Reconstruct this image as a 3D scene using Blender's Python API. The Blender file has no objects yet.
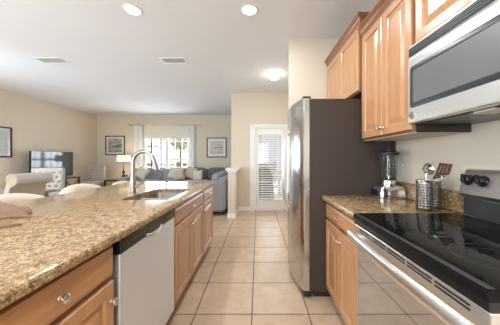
import bpy, bmesh, math, random
from mathutils import Matrix, Vector, noise
random.seed(7)
PI = math.pi
S = bpy.context.scene
C = S.collection

# ------------------------------------------------------------------ camera, world, lights, exposure
EYE = 1.23
cam_d = bpy.data.cameras.new('camera')
cam_d.sensor_width = 36.0
cam_d.lens = 225.0 / 500.0 * 36.0
cam_d.shift_x = -8.0 / 500.0
cam_d.shift_y = -3.5 / 500.0
cam_d.clip_start = 0.02
cam = bpy.data.objects.new('camera', cam_d)
C.objects.link(cam)
cam.location = (0, 0, EYE)
cam.rotation_euler = (PI / 2, 0, 0)
S.camera = cam

world = bpy.data.worlds.new('sky')
S.world = world
world.use_nodes = True
wn = world.node_tree.nodes
wn['Background'].inputs[0].default_value = (0.86, 0.93, 1.0, 1)
wn['Background'].inputs[1].default_value = 3.2

S.view_settings.view_transform = 'Standard'
S.view_settings.look = 'None'
S.view_settings.gamma = 1.0
S.view_settings.use_curve_mapping = False
S.view_settings.exposure = -0.03
try:
    S.cycles.max_bounces = 10
    S.cycles.diffuse_bounces = 6
    S.cycles.glossy_bounces = 5
    S.cycles.transparent_max_bounces = 12
    S.cycles.sample_clamp_indirect = 6.0
    S.cycles.caustics_reflective = False
    S.cycles.caustics_refractive = False
    S.cycles.use_denoising = True
except Exception:
    pass


def area_light(name, loc, size, power, color=(1, 1, 1), rot=(0, 0, 0), size_y=None, shape=None):
    d = bpy.data.lights.new(name, 'AREA')
    d.energy = power
    d.color = color
    d.size = size
    if size_y:
        d.shape = 'RECTANGLE'
        d.size_y = size_y
    if shape:
        d.shape = shape
    o = bpy.data.objects.new(name, d)
    o.location = loc
    o.rotation_euler = rot
    C.objects.link(o)
    return o


sun_d = bpy.data.lights.new('sun', 'SUN')
sun_d.energy = 3.0
sun_d.angle = math.radians(2)
sun_d.color = (1.0, 0.95, 0.88)
sun = bpy.data.objects.new('sun', sun_d)
sun.rotation_euler = (math.radians(40), 0, math.radians(35))
C.objects.link(sun)

# daylight at the openings; the rear and left ones are added, unseen fill
area_light('daylight_living_window', (-3.265, 8.22, 1.35), 1.75, 120, (0.86, 0.93, 1.0), (-PI / 2, 0, 0), 1.4)
area_light('daylight_patio_door', (0.3, 5.6, 1.15), 0.75, 14, (0.95, 0.98, 1.0), (-PI / 2, 0, 0), 1.5)
area_light('fill_rear_slider', (-3.2, -2.28, 1.15), 2.6, 150, (0.72, 0.86, 1.0), (PI / 2, 0, 0), 2.0)
area_light('fill_kitchen_window', (-0.2, -2.28, 1.55), 1.5, 42, (0.72, 0.86, 1.0), (PI / 2, 0, 0), 1.2)
area_light('fill_left_slider', (-5.68, 2.1, 1.15), 2.0, 110, (0.72, 0.86, 1.0), (0, -PI / 2, 0), 2.8)
CAN_POWER = 17
DOME_POWER = 4.5


# ------------------------------------------------------------------ materials
def mat(name, col=(0.8, 0.8, 0.8), rough=0.5, metal=0.0, spec=None, coat=0.0, coat_rough=0.05, emit=None, emit_s=0.0):
    m = bpy.data.materials.new(name)
    m.use_nodes = True
    b = m.node_tree.nodes['Principled BSDF']
    b.inputs['Base Color'].default_value = (*col, 1)
    b.inputs['Roughness'].default_value = rough
    b.inputs['Metallic'].default_value = metal
    if spec is not None:
        b.inputs['Specular IOR Level'].default_value = spec
    if coat:
        b.inputs['Coat Weight'].default_value = coat
        b.inputs['Coat Roughness'].default_value = coat_rough
    if emit:
        b.inputs['Emission Color'].default_value = (*emit, 1)
        b.inputs['Emission Strength'].default_value = emit_s
    return m


class NT:
    def __init__(self, m):
        self.t = m.node_tree
        self.b = self.t.nodes['Principled BSDF']
        self.tc = self.t.nodes.new('ShaderNodeTexCoord')

    def n(self, typ, **kw):
        x = self.t.nodes.new(typ)
        for k, v in kw.items():
            setattr(x, k, v)
        return x

    def l(self, a, b):
        self.t.links.new(a, b)

    def mapping(self, scale=(1, 1, 1), rot=(0, 0, 0), loc=(0, 0, 0), coord='Object'):
        mp = self.n('ShaderNodeMapping')
        mp.inputs['Scale'].default_value = scale
        mp.inputs['Rotation'].default_value = rot
        mp.inputs['Location'].default_value = loc
        self.l(self.tc.outputs[coord], mp.inputs['Vector'])
        return mp.outputs['Vector']

    def noise(self, vec, scale, detail=4, rough=0.55, dist=0.0):
        x = self.n('ShaderNodeTexNoise')
        x.inputs['Scale'].default_value = scale
        x.inputs['Detail'].default_value = detail
        x.inputs['Roughness'].default_value = rough
        x.inputs['Distortion'].default_value = dist
        self.l(vec, x.inputs['Vector'])
        return x.outputs['Fac']

    def ramp(self, fac, stops, interp='LINEAR'):
        r = self.n('ShaderNodeValToRGB')
        r.color_ramp.interpolation = interp
        e = r.color_ramp.elements
        while len(e) < len(stops):
            e.new(0.5)
        for i, (p, c) in enumerate(stops):
            e[i].position = p
            e[i].color = (*c, 1) if len(c) == 3 else c
        self.l(fac, r.inputs['Fac'])
        return r.outputs['Color']

    def mix(self, fac, a, b, blend='MIX'):
        m = self.n('ShaderNodeMix', data_type='RGBA', blend_type=blend)
        if isinstance(fac, (int, float)):
            m.inputs[0].default_value = fac
        else:
            self.l(fac, m.inputs[0])
        for s, v in ((6, a), (7, b)):
            if isinstance(v, tuple):
                m.inputs[s].default_value = (*v, 1)
            else:
                self.l(v, m.inputs[s])
        return m.outputs[2]

    def bump(self, h, strength=0.2, dist=0.01):
        bp = self.n('ShaderNodeBump')
        bp.inputs['Strength'].default_value = strength
        bp.inputs['Distance'].default_value = dist
        self.l(h, bp.inputs['Height'])
        self.l(bp.outputs['Normal'], self.b.inputs['Normal'])

    def color(self, c):
        self.l(c, self.b.inputs['Base Color'])

    def rough(self, fac, a, b):
        r = self.n('ShaderNodeMapRange')
        r.inputs['To Min'].default_value = a
        r.inputs['To Max'].default_value = b
        self.l(fac, r.inputs['Value'])
        self.l(r.outputs['Result'], self.b.inputs['Roughness'])


def painted(name, col, bump=0.12, scale=160, rough=0.7):
    m = mat(name, col, rough, spec=0.3)
    t = NT(m)
    v = t.mapping()
    n1 = t.noise(v, 1.3, 2)
    c2 = tuple(x * 0.95 for x in col)
    t.color(t.mix(n1, col, c2))
    t.bump(t.noise(v, scale, 3), bump, 0.004)
    return m


M = {}
M['wall'] = painted('wall_paint', (0.69, 0.605, 0.495))
M['ceiling'] = painted('ceiling_paint', (0.79, 0.80, 0.83), 0.5, 55, 0.85)
M['white'] = painted('white_trim_paint', (0.84, 0.83, 0.80), 0.02, 80, 0.4)


def tile_material():
    m = mat('beige_floor_tile', (0.6, 0.5, 0.38), 0.28)
    t = NT(m)
    v = t.mapping(loc=(0.048, -1.783 + 0.45 * 4, 0))
    br = t.n('ShaderNodeTexBrick', offset=0.0, squash=1.0)
    br.inputs['Scale'].default_value = 1.0
    br.inputs['Brick Width'].default_value = 0.449
    br.inputs['Row Height'].default_value = 0.45
    br.inputs['Mortar Size'].default_value = 0.005
    br.inputs['Mortar Smooth'].default_value = 0.15
    br.inputs['Bias'].default_value = 0.0
    br.inputs['Color1'].default_value = (0.53, 0.385, 0.26, 1)
    br.inputs['Color2'].default_value = (0.59, 0.44, 0.305, 1)
    br.inputs['Mortar'].default_value = (0.12, 0.085, 0.06, 1)
    t.l(v, br.inputs['Vector'])
    n1 = t.noise(v, 5.5, 6, 0.62, 0.4)
    mott = t.ramp(n1, [(0.3, (0.80, 0.77, 0.74)), (0.5, (0.97, 0.97, 0.96)), (0.72, (1.12, 1.1, 1.08))])
    col = t.mix(0.9, br.outputs['Color'], mott, 'MULTIPLY')
    t.color(col)
    inv = t.n('ShaderNodeMath', operation='SUBTRACT')
    inv.inputs[0].default_value = 1.0
    t.l(br.outputs['Fac'], inv.inputs[1])
    t.bump(inv.outputs[0], 0.4, 0.003)
    t.rough(br.outputs['Fac'], 0.36, 0.7)
    return m


M['tile'] = tile_material()


def granite_material():
    m = mat('golden_granite', (0.5, 0.4, 0.28), 0.12, spec=0.5)
    t = NT(m)
    v = t.mapping()
    n1 = t.noise(v, 27, 6, 0.68, 0.9)
    base = t.ramp(n1, [(0.28, (0.13, 0.07, 0.034)), (0.42, (0.32, 0.205, 0.10)), (0.53, (0.48, 0.315, 0.16)),
                       (0.68, (0.60, 0.47, 0.30))])
    vo = t.n('ShaderNodeTexVoronoi')
    vo.inputs['Scale'].default_value = 190
    t.l(v, vo.inputs['Vector'])
    sp = t.n('ShaderNodeSeparateColor')
    t.l(vo.outputs['Color'], sp.inputs[0])
    speck = t.ramp(sp.outputs[0], [(0.0, (0.14, 0.10, 0.08)), (0.18, (0.62, 0.56, 0.50)), (0.6, (1.0, 1.0, 1.0)),
                                   (0.9, (1.45, 1.45, 1.4))], 'CONSTANT')
    c1 = t.mix(0.62, base, speck, 'MULTIPLY')
    n2 = t.noise(v, 60, 5, 0.7, 1.2)
    dark = t.ramp(n2, [(0.555, (0, 0, 0)), (0.63, (1, 1, 1))])
    c2 = t.mix(dark, c1, (0.075, 0.045, 0.03))
    n3 = t.noise(v, 42, 4, 0.6, 1.5)
    lite = t.ramp(n3, [(0.63, (0, 0, 0)), (0.72, (0.85, 0.85, 0.85))])
    c3 = t.mix(lite, c2, (0.82, 0.74, 0.60))
    t.color(c3)
    t.rough(n2, 0.09, 0.18)
    return m


M['granite'] = granite_material()


def wood_material(name, a, b, horiz=None, rough=0.3):
    m = mat(name, a, rough, coat=0.45, coat_rough=0.22)
    t = NT(m)
    sc = {'Y': (18, 1.4, 18), 'X': (1.4, 18, 18)}.get(horiz, (18, 18, 1.4))
    v = t.mapping(sc)
    n1 = t.noise(v, 1.0, 6, 0.6, 0.6)
    v2 = t.mapping(tuple(x * 5 for x in sc))
    n2 = t.noise(v2, 1.0, 3, 0.5)
    c = t.ramp(n1, [(0.3, b), (0.62, a)])
    g = t.ramp(n2, [(0.35, (0.88, 0.85, 0.82)), (0.6, (1, 1, 1))])
    t.color(t.mix(0.7, c, g, 'MULTIPLY'))
    t.bump(n2, 0.04, 0.002)
    return m


WA, WB = (0.53, 0.275, 0.13), (0.45, 0.213, 0.09)
M['wood'] = wood_material('maple_vertical', WA, WB)
M['wood_h'] = wood_material('maple_horizontal', WA, WB, 'Y')
M['wood_crown'] = wood_material('crown_maple', (0.27, 0.105, 0.042), (0.20, 0.075, 0.028), 'Y')
M['wood_gap_shade'] = wood_material('gap_shade_maple', (0.22, 0.10, 0.042), (0.17, 0.072, 0.03))  # maple darkened for face frames: shade painted into gaps around doors and drawers
M['wood_in'] = mat('pale_cabinet_board', (0.62, 0.56, 0.48), 0.5)
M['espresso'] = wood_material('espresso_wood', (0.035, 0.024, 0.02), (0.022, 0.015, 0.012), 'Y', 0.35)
M['oak'] = wood_material('weathered_wood', (0.30, 0.23, 0.17), (0.22, 0.165, 0.12), 'Y', 0.5)


def steel(name, col=(0.60, 0.59, 0.57), rough=0.26, axis='Y', bump=0.006):
    m = mat(name, col, rough, 1.0)
    t = NT(m)
    sc = {'Y': (300, 2, 300), 'Z': (300, 300, 2), 'X': (2, 300, 300)}[axis]
    sc = tuple(x * 4 for x in sc)
    n1 = t.noise(t.mapping(sc), 1.0, 2)
    t.rough(n1, rough - 0.02, rough + 0.02)
    return m


M['steel'] = steel('brushed_steel', (0.88, 0.88, 0.87), 0.28)
M['steel_bg'] = steel('dark_brushed_steel', (0.50, 0.49, 0.48), 0.3)
M['steel_dw'] = steel('satin_steel_door', (0.80, 0.82, 0.85), 0.55, 'Z')
M['steel_fr'] = steel('smooth_steel_door', (0.60, 0.58, 0.56), 0.17, 'Z', 0.01)
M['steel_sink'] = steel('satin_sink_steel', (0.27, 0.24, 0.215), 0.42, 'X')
M['steel_can'] = steel('canister_steel', (0.27, 0.235, 0.205), 0.28, 'Z')
M['nickel'] = mat('satin_nickel', (0.72, 0.69, 0.65), 0.22, 1.0)
M['faucet'] = mat('brushed_nickel_tap', (0.32, 0.29, 0.265), 0.3, 1.0)
M['chrome'] = mat('polished_chrome', (0.8, 0.8, 0.8), 0.08, 1.0)
M['black_gloss'] = mat('black_gloss_plastic', (0.012, 0.012, 0.013), 0.14)
M['black_glass'] = mat('black_ceramic_glass', (0.006, 0.006, 0.006), 0.035, spec=0.12)
M['black_matte'] = mat('black_matte', (0.015, 0.014, 0.014), 0.5)
M['burner'] = mat('grey_burner_ring', (0.035, 0.034, 0.033), 0.12)
M['fridge_side'] = painted('dark_textured_case', (0.060, 0.041, 0.033), 0.2, 400, 0.5)
M['oven_glass'] = mat('tinted_oven_glass', (0.58, 0.62, 0.68), 0.04, 1.0)
M['mw_glass'] = mat('grey_mesh_window', (0.17, 0.17, 0.17), 0.25, 0.3)
M['louvre'] = mat('grey_louvre', (0.16, 0.16, 0.16), 0.3, 0.5)
M['dark_grey'] = mat('dark_grey_plastic', (0.03, 0.031, 0.033), 0.3)
M['lens'] = mat('lit_lens', (1, 1, 1), 0.5, emit=(1.0, 0.96, 0.9), emit_s=7.0)
M['label_grey'] = mat('pale_print', (0.55, 0.55, 0.55), 0.5)


def glass(name, tint=(1, 1, 1), refl=1.0):
    m = bpy.data.materials.new(name)
    m.use_nodes = True
    nt = m.node_tree
    nt.nodes.clear()
    out = nt.nodes.new('ShaderNodeOutputMaterial')
    tr = nt.nodes.new('ShaderNodeBsdfTransparent')
    tr.inputs[0].default_value = (*tint, 1)
    gl = nt.nodes.new('ShaderNodeBsdfGlossy')
    gl.inputs['Roughness'].default_value = 0.02
    fr = nt.nodes.new('ShaderNodeFresnel')
    geo = nt.nodes.new('ShaderNodeNewGeometry')
    mr = nt.nodes.new('ShaderNodeMapRange')
    mr.inputs['To Min'].default_value = 1.45
    mr.inputs['To Max'].default_value = 1.0 / 1.45
    nt.links.new(geo.outputs['Backfacing'], mr.inputs['Value'])
    nt.links.new(mr.outputs['Result'], fr.inputs['IOR'])
    mx = nt.nodes.new('ShaderNodeMixShader')
    nt.links.new(fr.outputs[0], mx.inputs[0])
    nt.links.new(tr.outputs[0], mx.inputs[1])
    nt.links.new(gl.outputs[0], mx.inputs[2])
    nt.links.new(mx.outputs[0], out.inputs[0])
    return m


M['glass'] = glass('clear_glass', (0.97, 0.98, 0.98))
M['jar_glass'] = glass('jar_glass', (0.96, 0.97, 0.97))


def fabric(name, col, scale=220, strength=0.25, var=0.88):
    m = mat(name, col, 0.9, spec=0.15)
    t = NT(m)
    v = t.mapping()
    n1 = t.noise(v, scale, 2)
    n2 = t.noise(v, 6, 3)
    t.color(t.mix(n2, col, tuple(x * var for x in col)))
    t.bump(n1, strength, 0.003)
    b = t.b
    b.inputs['Sheen Weight'].default_value = 0.15
    return m


M['cream'] = fabric('cream_upholstery', (0.70, 0.60, 0.48))
M['linen'] = fabric('pale_linen', (0.46, 0.425, 0.385))
M['linen_tan'] = fabric('tan_linen_welt', (0.50, 0.40, 0.28))
M['button'] = fabric('taupe_button_cloth', (0.22, 0.19, 0.16))
M['sofa'] = fabric('grey_sofa_cloth', (0.29, 0.29, 0.295))
M['sofa_shaded'] = fabric('shaded_sofa_cloth', (0.16, 0.16, 0.165))  # darker copy of the sofa cloth, shade painted into the rear cushions
M['pillow_a'] = fabric('oatmeal_pillow', (0.50, 0.44, 0.36))
M['pillow_b'] = fabric('cream_pillow', (0.60, 0.55, 0.47))
M['pillow_c'] = fabric('tan_pillow', (0.42, 0.35, 0.27))
M['towel'] = fabric('rosy_brown_terry', (0.25, 0.14, 0.085), 500, 0.8)
M['lampshade'] = mat('linen_lamp_shade', (0.85, 0.75, 0.60), 0.8, emit=(1.0, 0.80, 0.55), emit_s=0.7)
M['shade'] = fabric('ivory_roller_shade', (0.82, 0.76, 0.66), 300, 0.1)


def sheer():
    m = bpy.data.materials.new('white_sheer')
    m.use_nodes = True
    nt = m.node_tree
    nt.nodes.clear()
    out = nt.nodes.new('ShaderNodeOutputMaterial')
    d = nt.nodes.new('ShaderNodeBsdfDiffuse')
    d.inputs[0].default_value = (0.93, 0.93, 0.91, 1)
    tl = nt.nodes.new('ShaderNodeBsdfTranslucent')
    tl.inputs[0].default_value = (0.93, 0.93, 0.91, 1)
    mx = nt.nodes.new('ShaderNodeMixShader')
    mx.inputs[0].default_value = 0.35
    nt.links.new(d.outputs[0], mx.inputs[1])
    nt.links.new(tl.outputs[0], mx.inputs[2])
    nt.links.new(mx.outputs[0], out.inputs[0])
    return m


M['sheer'] = sheer()
M['screen'] = mat('tv_screen_glass', (0.05, 0.065, 0.08), 0.08, spec=0.45, coat=0.15, coat_rough=0.02)
M['paper'] = mat('white_mat_board', (0.78, 0.76, 0.72), 0.7)


def art(name, stops, seed):
    m = mat(name, (0.5, 0.5, 0.5), 0.55)
    t = NT(m)
    v = t.mapping((2.0, 2.0, 9.0), loc=(seed, seed, seed))
    n1 = t.noise(v, 1.2, 5, 0.6, 0.8)
    t.color(t.ramp(n1, stops))
    return m


M['art_a'] = art('banded_landscape_print', [(0.30, (0.035, 0.045, 0.06)), (0.43, (0.20, 0.22, 0.25)), (0.50, (0.62, 0.57, 0.46)),
                                            (0.58, (0.33, 0.26, 0.13)), (0.68, (0.07, 0.07, 0.08))], 3.1)
M['art_b'] = art('pale_banded_print', [(0.30, (0.22, 0.19, 0.15)), (0.45, (0.55, 0.49, 0.40)), (0.55, (0.64, 0.62, 0.58)),
                                       (0.66, (0.30, 0.28, 0.26))], 8.4)
M['art_c'] = art('misty_print', [(0.30, (0.50, 0.52, 0.54)), (0.50, (0.66, 0.68, 0.70)), (0.68, (0.56, 0.57, 0.58))], 12.0)
M['leaf'] = fabric('green_leaves', (0.30, 0.34, 0.19), 60, 0.3)
M['bark'] = fabric('bark', (0.14, 0.10, 0.07), 60, 0.5)
M['stucco'] = painted('pale_stucco', (0.66, 0.62, 0.56), 0.3, 40)
M['fence'] = wood_material('brown_fence', (0.13, 0.07, 0.04), (0.09, 0.05, 0.028), None, 0.7)
M['bronze'] = mat('bronze_screen_frame', (0.035, 0.022, 0.018), 0.6)
M['paving'] = painted('pale_paving', (0.62, 0.56, 0.48), 0.3, 30)
M['cover'] = fabric('black_cover', (0.012, 0.012, 0.013), 120, 0.3)
M['patio_metal'] = mat('grey_patio_metal', (0.32, 0.28, 0.24), 0.5)
M['grass'] = fabric('lawn', (0.18, 0.27, 0.07), 40, 0.6)


# ------------------------------------------------------------------ mesh helpers
def rrect(x0, x1, y0, y1, r, seg=5):
    pts = []
    for cx, cy, a in ((x1 - r, y1 - r, 0), (x0 + r, y1 - r, 90), (x0 + r, y0 + r, 180), (x1 - r, y0 + r, 270)):
        for i in range(seg + 1):
            t = math.radians(a + 90 * i / seg)
            pts.append((cx + r * math.cos(t), cy + r * math.sin(t)))
    return pts


class MB:
    def __init__(self):
        self.bm = bmesh.new()
        self.boxes = True

    def box(self, x0, x1, y0, y1, z0, z1, bev=0.0, seg=2, mtx=None):
        r = bmesh.ops.create_cube(self.bm, size=1.0)
        vs = r['verts']
        sx, sy, sz = abs(x1 - x0), abs(y1 - y0), abs(z1 - z0)
        for v in vs:
            v.co = Vector(((x0 + x1) / 2 + v.co.x * sx, (y0 + y1) / 2 + v.co.y * sy, (z0 + z1) / 2 + v.co.z * sz))
        if bev > 0:
            es = list({e for v in vs for e in v.link_edges})
            before = set(self.bm.verts) - set(vs)
            bmesh.ops.bevel(self.bm, geom=es, offset=bev, offset_type='OFFSET', segments=seg, profile=0.5, affect='EDGES',
                                 clamp_overlap=True)
            vs = [v for v in self.bm.verts if v not in before]
        if mtx is not None:
            bmesh.ops.transform(self.bm, matrix=mtx, verts=vs)
        return self

    def loops(self, rings, close_u=True, cap0=True, cap1=True, mtx=None):
        self.boxes = False
        """rings: lists of equally many 3-D points; bridged in order."""
        rows = []
        for ring in rings:
            rows.append([self.bm.verts.new(mtx @ Vector(p) if mtx is not None else Vector(p)) for p in ring])
        n = len(rows[0])
        for a, b in zip(rows, rows[1:]):
            for i in range(n if close_u else n - 1):
                j = (i + 1) % n
                try:
                    self.bm.faces.new((a[i], a[j], b[j], b[i]))
                except ValueError:
                    pass
        if cap0 and n > 2:
            self.bm.faces.new(list(reversed(rows[0])))
        if cap1 and n > 2:
            self.bm.faces.new(rows[-1])
        return self

    def lathe(self, prof, mtx=None, seg=24, cap0=True, cap1=True):
        rings = [[(r * math.cos(2 * PI * i / seg), r * math.sin(2 * PI * i / seg), z) for i in range(seg)] for r, z in prof]
        return self.loops(rings, True, cap0, cap1, mtx)

    def cyl(self, p, q, r, r2=None, seg=14):
        p, q = Vector(p), Vector(q)
        d = q - p
        mtx = Matrix.Translation(p) @ d.to_track_quat('Z', 'Y').to_matrix().to_4x4()
        return self.lathe([(r, 0), (r if r2 is None else r2, d.length)], mtx, seg)

    def tube(self, pts, r, seg=10, closed=False, rfun=None):
        pts = [Vector(p) for p in pts]
        rings = []
        up = None
        n = len(pts)
        for i, p in enumerate(pts):
            a = pts[i - 1] if (i > 0 or closed) else p
            b = pts[(i + 1) % n] if (i < n - 1 or closed) else p
            t = (b - a).normalized()
            if up is None:
                up = Vector((0, 0, 1)) if abs(t.z) < 0.9 else Vector((1, 0, 0))
            s = t.cross(up).normalized()
            up = s.cross(t).normalized()
            rr = rfun(i / (n - 1)) if rfun else r
            rings.append([p + s * rr * math.cos(2 * PI * k / seg) + up * rr * math.sin(2 * PI * k / seg) for k in range(seg)])
        if closed:
            rings.append(rings[0])
        return self.loops(rings, True, not closed, not closed)

    def prism(self, poly, axis, a, b):
        """poly in the two other axes (order X,Y,Z without axis)."""
        def pt(u, v, w):
            return {'X': (w, u, v), 'Y': (u, w, v), 'Z': (u, v, w)}[axis]
        return self.loops([[pt(u, v, a) for u, v in poly], [pt(u, v, b) for u, v in poly]])

    def fill(self, outer, holes, z, flip=False):
        """flat face with holes at height z; returns nothing."""
        es = []
        for lp in [outer] + holes:
            vs = [self.bm.verts.new((x, y, z)) for x, y in lp]
            for i in range(len(vs)):
                es.append(self.bm.edges.new((vs[i], vs[(i + 1) % len(vs)])))
        bmesh.ops.triangle_fill(self.bm, edges=es, use_beauty=True, use_dissolve=False, normal=(0, 0, -1 if flip else 1))
        return self

    def cushion(self, cx, cy, cz, w, d, h, mtx=None, p=4.0, n=10, puff=0.0):
        """soft rounded box (superellipsoid over a cube grid)"""
        self.boxes = False
        before = set(self.bm.verts)
        r = bmesh.ops.create_cube(self.bm, size=2.0)
        es = list({e for v in r['verts'] for e in v.link_edges})
        bmesh.ops.subdivide_edges(self.bm, edges=es, cuts=n, use_grid_fill=True)
        vs = [v for v in self.bm.verts if v not in before]
        for v in vs:
            c = v.co
            s = (abs(c.x) ** p + abs(c.y) ** p + abs(c.z) ** p) ** (1 / p)
            k = 1.0 / s
            u = c * k
            bul = 1.0 + puff * (1 - u.x * u.x) * (1 - u.y * u.y)
            v.co = Vector((cx + u.x * w / 2, cy + u.y * d / 2, cz + u.z * h / 2 * bul))
        if mtx is not None:
            bmesh.ops.transform(self.bm, matrix=mtx, verts=vs)
        return self

    def build(self, name, material, parent=None, org=(0, 0, 0), merge=True, ang=38):
        bm = self.bm
        if merge:
            bmesh.ops.remove_doubles(bm, verts=bm.verts, dist=0.00005)
        bmesh.ops.recalc_face_normals(bm, faces=bm.faces)
        o = Vector(org)
        if parent is not None:
            r = parent
            while r.parent is not None:
                r = r.parent
            if r.get('_world'):
                o = Vector(r['_world'])
        for v in bm.verts:
            v.co -= o
        me = bpy.data.meshes.new(name)
        bm.to_mesh(me)
        bm.free()
        for f in me.polygons:
            f.use_smooth = True
        me.set_sharp_from_angle(angle=math.radians(12 if self.boxes else ang))
        me.materials.append(material)
        ob = bpy.data.objects.new(name, me)
        C.objects.link(ob)
        if parent is not None:
            ob.parent = parent
        else:
            ob.location = o
        return ob


def tag(o, label, cat, group=None):
    o['label'] = label
    o['category'] = cat
    if group:
        o['group'] = group
    return o


def thing(name, label, cat, loc=(0, 0, 0), rz=0.0, group=None, world=True):
    """Empty at the thing's base. world=True: its parts are given in world coordinates."""
    o = bpy.data.objects.new(name, None)
    o.empty_display_size = 0.1
    C.objects.link(o)
    o.location = loc
    o.rotation_euler = (0, 0, rz)
    tag(o, label, cat, group)
    if world:
        o['_world'] = tuple(float(x) for x in loc)
    return o


def struct(name, mb, m, parent=None):
    o = mb.build(name, m, parent)
    if parent is None:
        o['kind'] = 'structure'
    return o


def children(o):
    return [c for c in bpy.data.objects if c.parent == o]


def copy_tree(o, parent=None):
    c = o.copy()
    C.objects.link(c)
    c.parent = parent
    for ch in children(o):
        copy_tree(ch, c)
    return c


def bevel_frame_rings(y0, y1, z0, z1, prof, x, sgn):
    """nested rectangles on a plane X=x; prof = (inset, height towards sgn)."""
    rings = []
    for ins, h in prof:
        rings.append([(x + sgn * h, y0 + ins, z0 + ins), (x + sgn * h, y1 - ins, z0 + ins),
                      (x + sgn * h, y1 - ins, z1 - ins), (x + sgn * h, y0 + ins, z1 - ins)])
    return rings


RAISED = [(0, 0), (0, 0.015), (0.003, 0.019), (0.008, 0.02), (0.052, 0.02), (0.056, 0.017), (0.060, 0.010), (0.066, 0.009),
          (0.070, 0.010), (0.096, 0.0175), (0.100, 0.018)]
SLABF = [(0, 0), (0, 0.013), (0.004, 0.0155), (0.010, 0.0165), (0.013, 0.0185), (0.018, 0.02)]


def door_panel(name, parent, y0, y1, z0, z1, x, sgn, material, prof=RAISED):
    mb = MB()
    mb.loops(bevel_frame_rings(y0, y1, z0, z1, prof, x, sgn))
    return mb.build(name, material, parent, ang=7)


def knob(parent, x, y, z, sgn, r=0.0155):
    mtx = Matrix.Translation((x, y, z)) @ Matrix.Rotation(sgn * PI / 2, 4, 'Y')
    mb = MB().lathe([(0.008, -0.002), (0.008, 0.003), (0.0055, 0.006), (0.0055, 0.014), (r * 0.8, 0.017), (r, 0.021), (r * 0.95, 0.026), (r * 0.55, 0.0295),
                     (0.001, 0.0305)], mtx, 18)
    return mb.build('knob', M['nickel'], parent)


def carcass(parent, xb, xf, y0, y1, z0, z1, material, stile=0.035, rails=(), top=False, mid=False):
    """open cabinet box: xb = back, xf = front face; face frame with rails at given heights."""
    s = 1 if xf > xb else -1
    t = 0.016
    lo, hi = min(xb, xf), max(xb, xf)
    mb = MB()
    mb.box(lo, hi, y0, y0 + t, z0, z1)
    mb.box(lo, hi, y1 - t, y1, z0, z1)
    mb.box(lo, hi, y0 + t, y1 - t, z0, z0 + t)
    bx = (xb, xb + s * t)
    mb.box(min(bx), max(bx), y0 + t, y1 - t, z0 + t, z1)
    fx = (xf - s * 0.018, xf - s * 0.0005)
    a, b = min(fx), max(fx)
    mb.box(a, b, y0 + t, y0 + stile, z0 + t, z1)
    mb.box(a, b, y1 - stile, y1 - t, z0 + t, z1)
    for r0, r1 in rails:
        mb.box(a, b, y0 + stile, y1 - stile, r0, r1)
    if mid:
        ym = (y0 + y1) / 2
        mb.box(a, b, ym - 0.02, ym + 0.02, z0 + t, z1)
    if top:
        mb.box(lo, hi, y0 + t, y1 - t, z1 - t, z1)
    return mb.build('carcass', material, parent, merge=False)


# ------------------------------------------------------------------ the setting
XR, XL, YB, YF, H = 1.23, -5.75, 8.03, -2.35, 2.80
NOOK_Y = 5.35
WX0, WX1, WZ0, WZ1 = -4.08, -2.45, 0.62, 2.36      # living window opening
DX0, DX1, DZ1 = -0.075, 0.66, 1.99                 # patio door opening
EXT = mat('plain_exterior', (0.7, 0.66, 0.6), 0.8)

struct('floor', MB().box(XL - 0.1, XR + 0.1, YF - 0.1, YB + 0.1, -0.1, 0.0), M['tile'])
struct('ceiling', MB().box(XL - 0.1, XR + 0.1, YF - 0.1, YB + 0.1, H, H + 0.1), M['ceiling'])
LY0, LY1 = 0.6, 3.6      # unseen sliding door added to the left wall for fill light
mb = MB()
mb.box(XL - 0.12, XL, YF, LY0, 0, H)
mb.box(XL - 0.12, XL, LY1, YB, 0, H)
mb.box(XL - 0.12, XL, LY0, LY1, 2.15, H)
struct('wall_left', mb, M['wall'])
mb = MB()
mb.box(XL, WX0, YB, YB + 0.14, 0, H)
mb.box(WX1, -0.5, YB, YB + 0.14, 0, H)
mb.box(WX0, WX1, YB, YB + 0.14, 0, WZ0)
mb.box(WX0, WX1, YB, YB + 0.14, WZ1, H)
struct('wall_back', mb, M['wall'])
mb = MB()
mb.box(-0.636, DX0, NOOK_Y, NOOK_Y + 0.14, 0, H)
mb.box(DX1, XR, NOOK_Y, NOOK_Y + 0.14, 0, H)
mb.box(DX0, DX1, NOOK_Y, NOOK_Y + 0.14, DZ1, H)
struct('wall_nook', mb, M['wall'])
struct('wall_living_side', MB().box(-0.636, -0.5, NOOK_Y + 0.14, YB, 0, H), M['wall'])
struct('wall_right', MB().box(XR, XR + 0.12, YF, NOOK_Y, 0, H), M['wall'])
struct('wall_wing', MB().box(0.415, XR, 2.93, 3.05, 0, H), M['wall'])
mb = MB()
RX = [(-4.5, -1.9, 0.0, 2.15), (-0.95, 0.55, 0.95, 2.15)]    # unseen openings behind the camera, added to let in fill light
mb.box(XL, -4.5, YF - 0.12, YF, 0, H)
mb.box(-1.9, -0.95, YF - 0.12, YF, 0, H)
mb.box(0.55, XR, YF - 0.12, YF, 0, H)
mb.box(-4.5, -1.9, YF - 0.12, YF, 2.15, H)
mb.box(-0.95, 0.55, YF - 0.12, YF, 2.15, H)
mb.box(-0.95, 0.55, YF - 0.12, YF, 0, 0.95)
struct('wall_rear', mb, M['wall'])
# half wall with cap in front of the nook wall
struct('wall_half', MB().box(-0.625, -0.475, 4.66, NOOK_Y, 0, 1.0), M['wall'])
mb = MB()
mb.box(-0.645, -0.455, 4.64, NOOK_Y, 0.955, 0.985, 0.006)
mb.box(-0.66, -0.44, 4.625, NOOK_Y, 0.985, 1.0, 0.004)
mb.box(-0.675, -0.425, 4.61, NOOK_Y, 1.0, 1.035, 0.008)
struct('trim_1', mb, M['white'])


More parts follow.
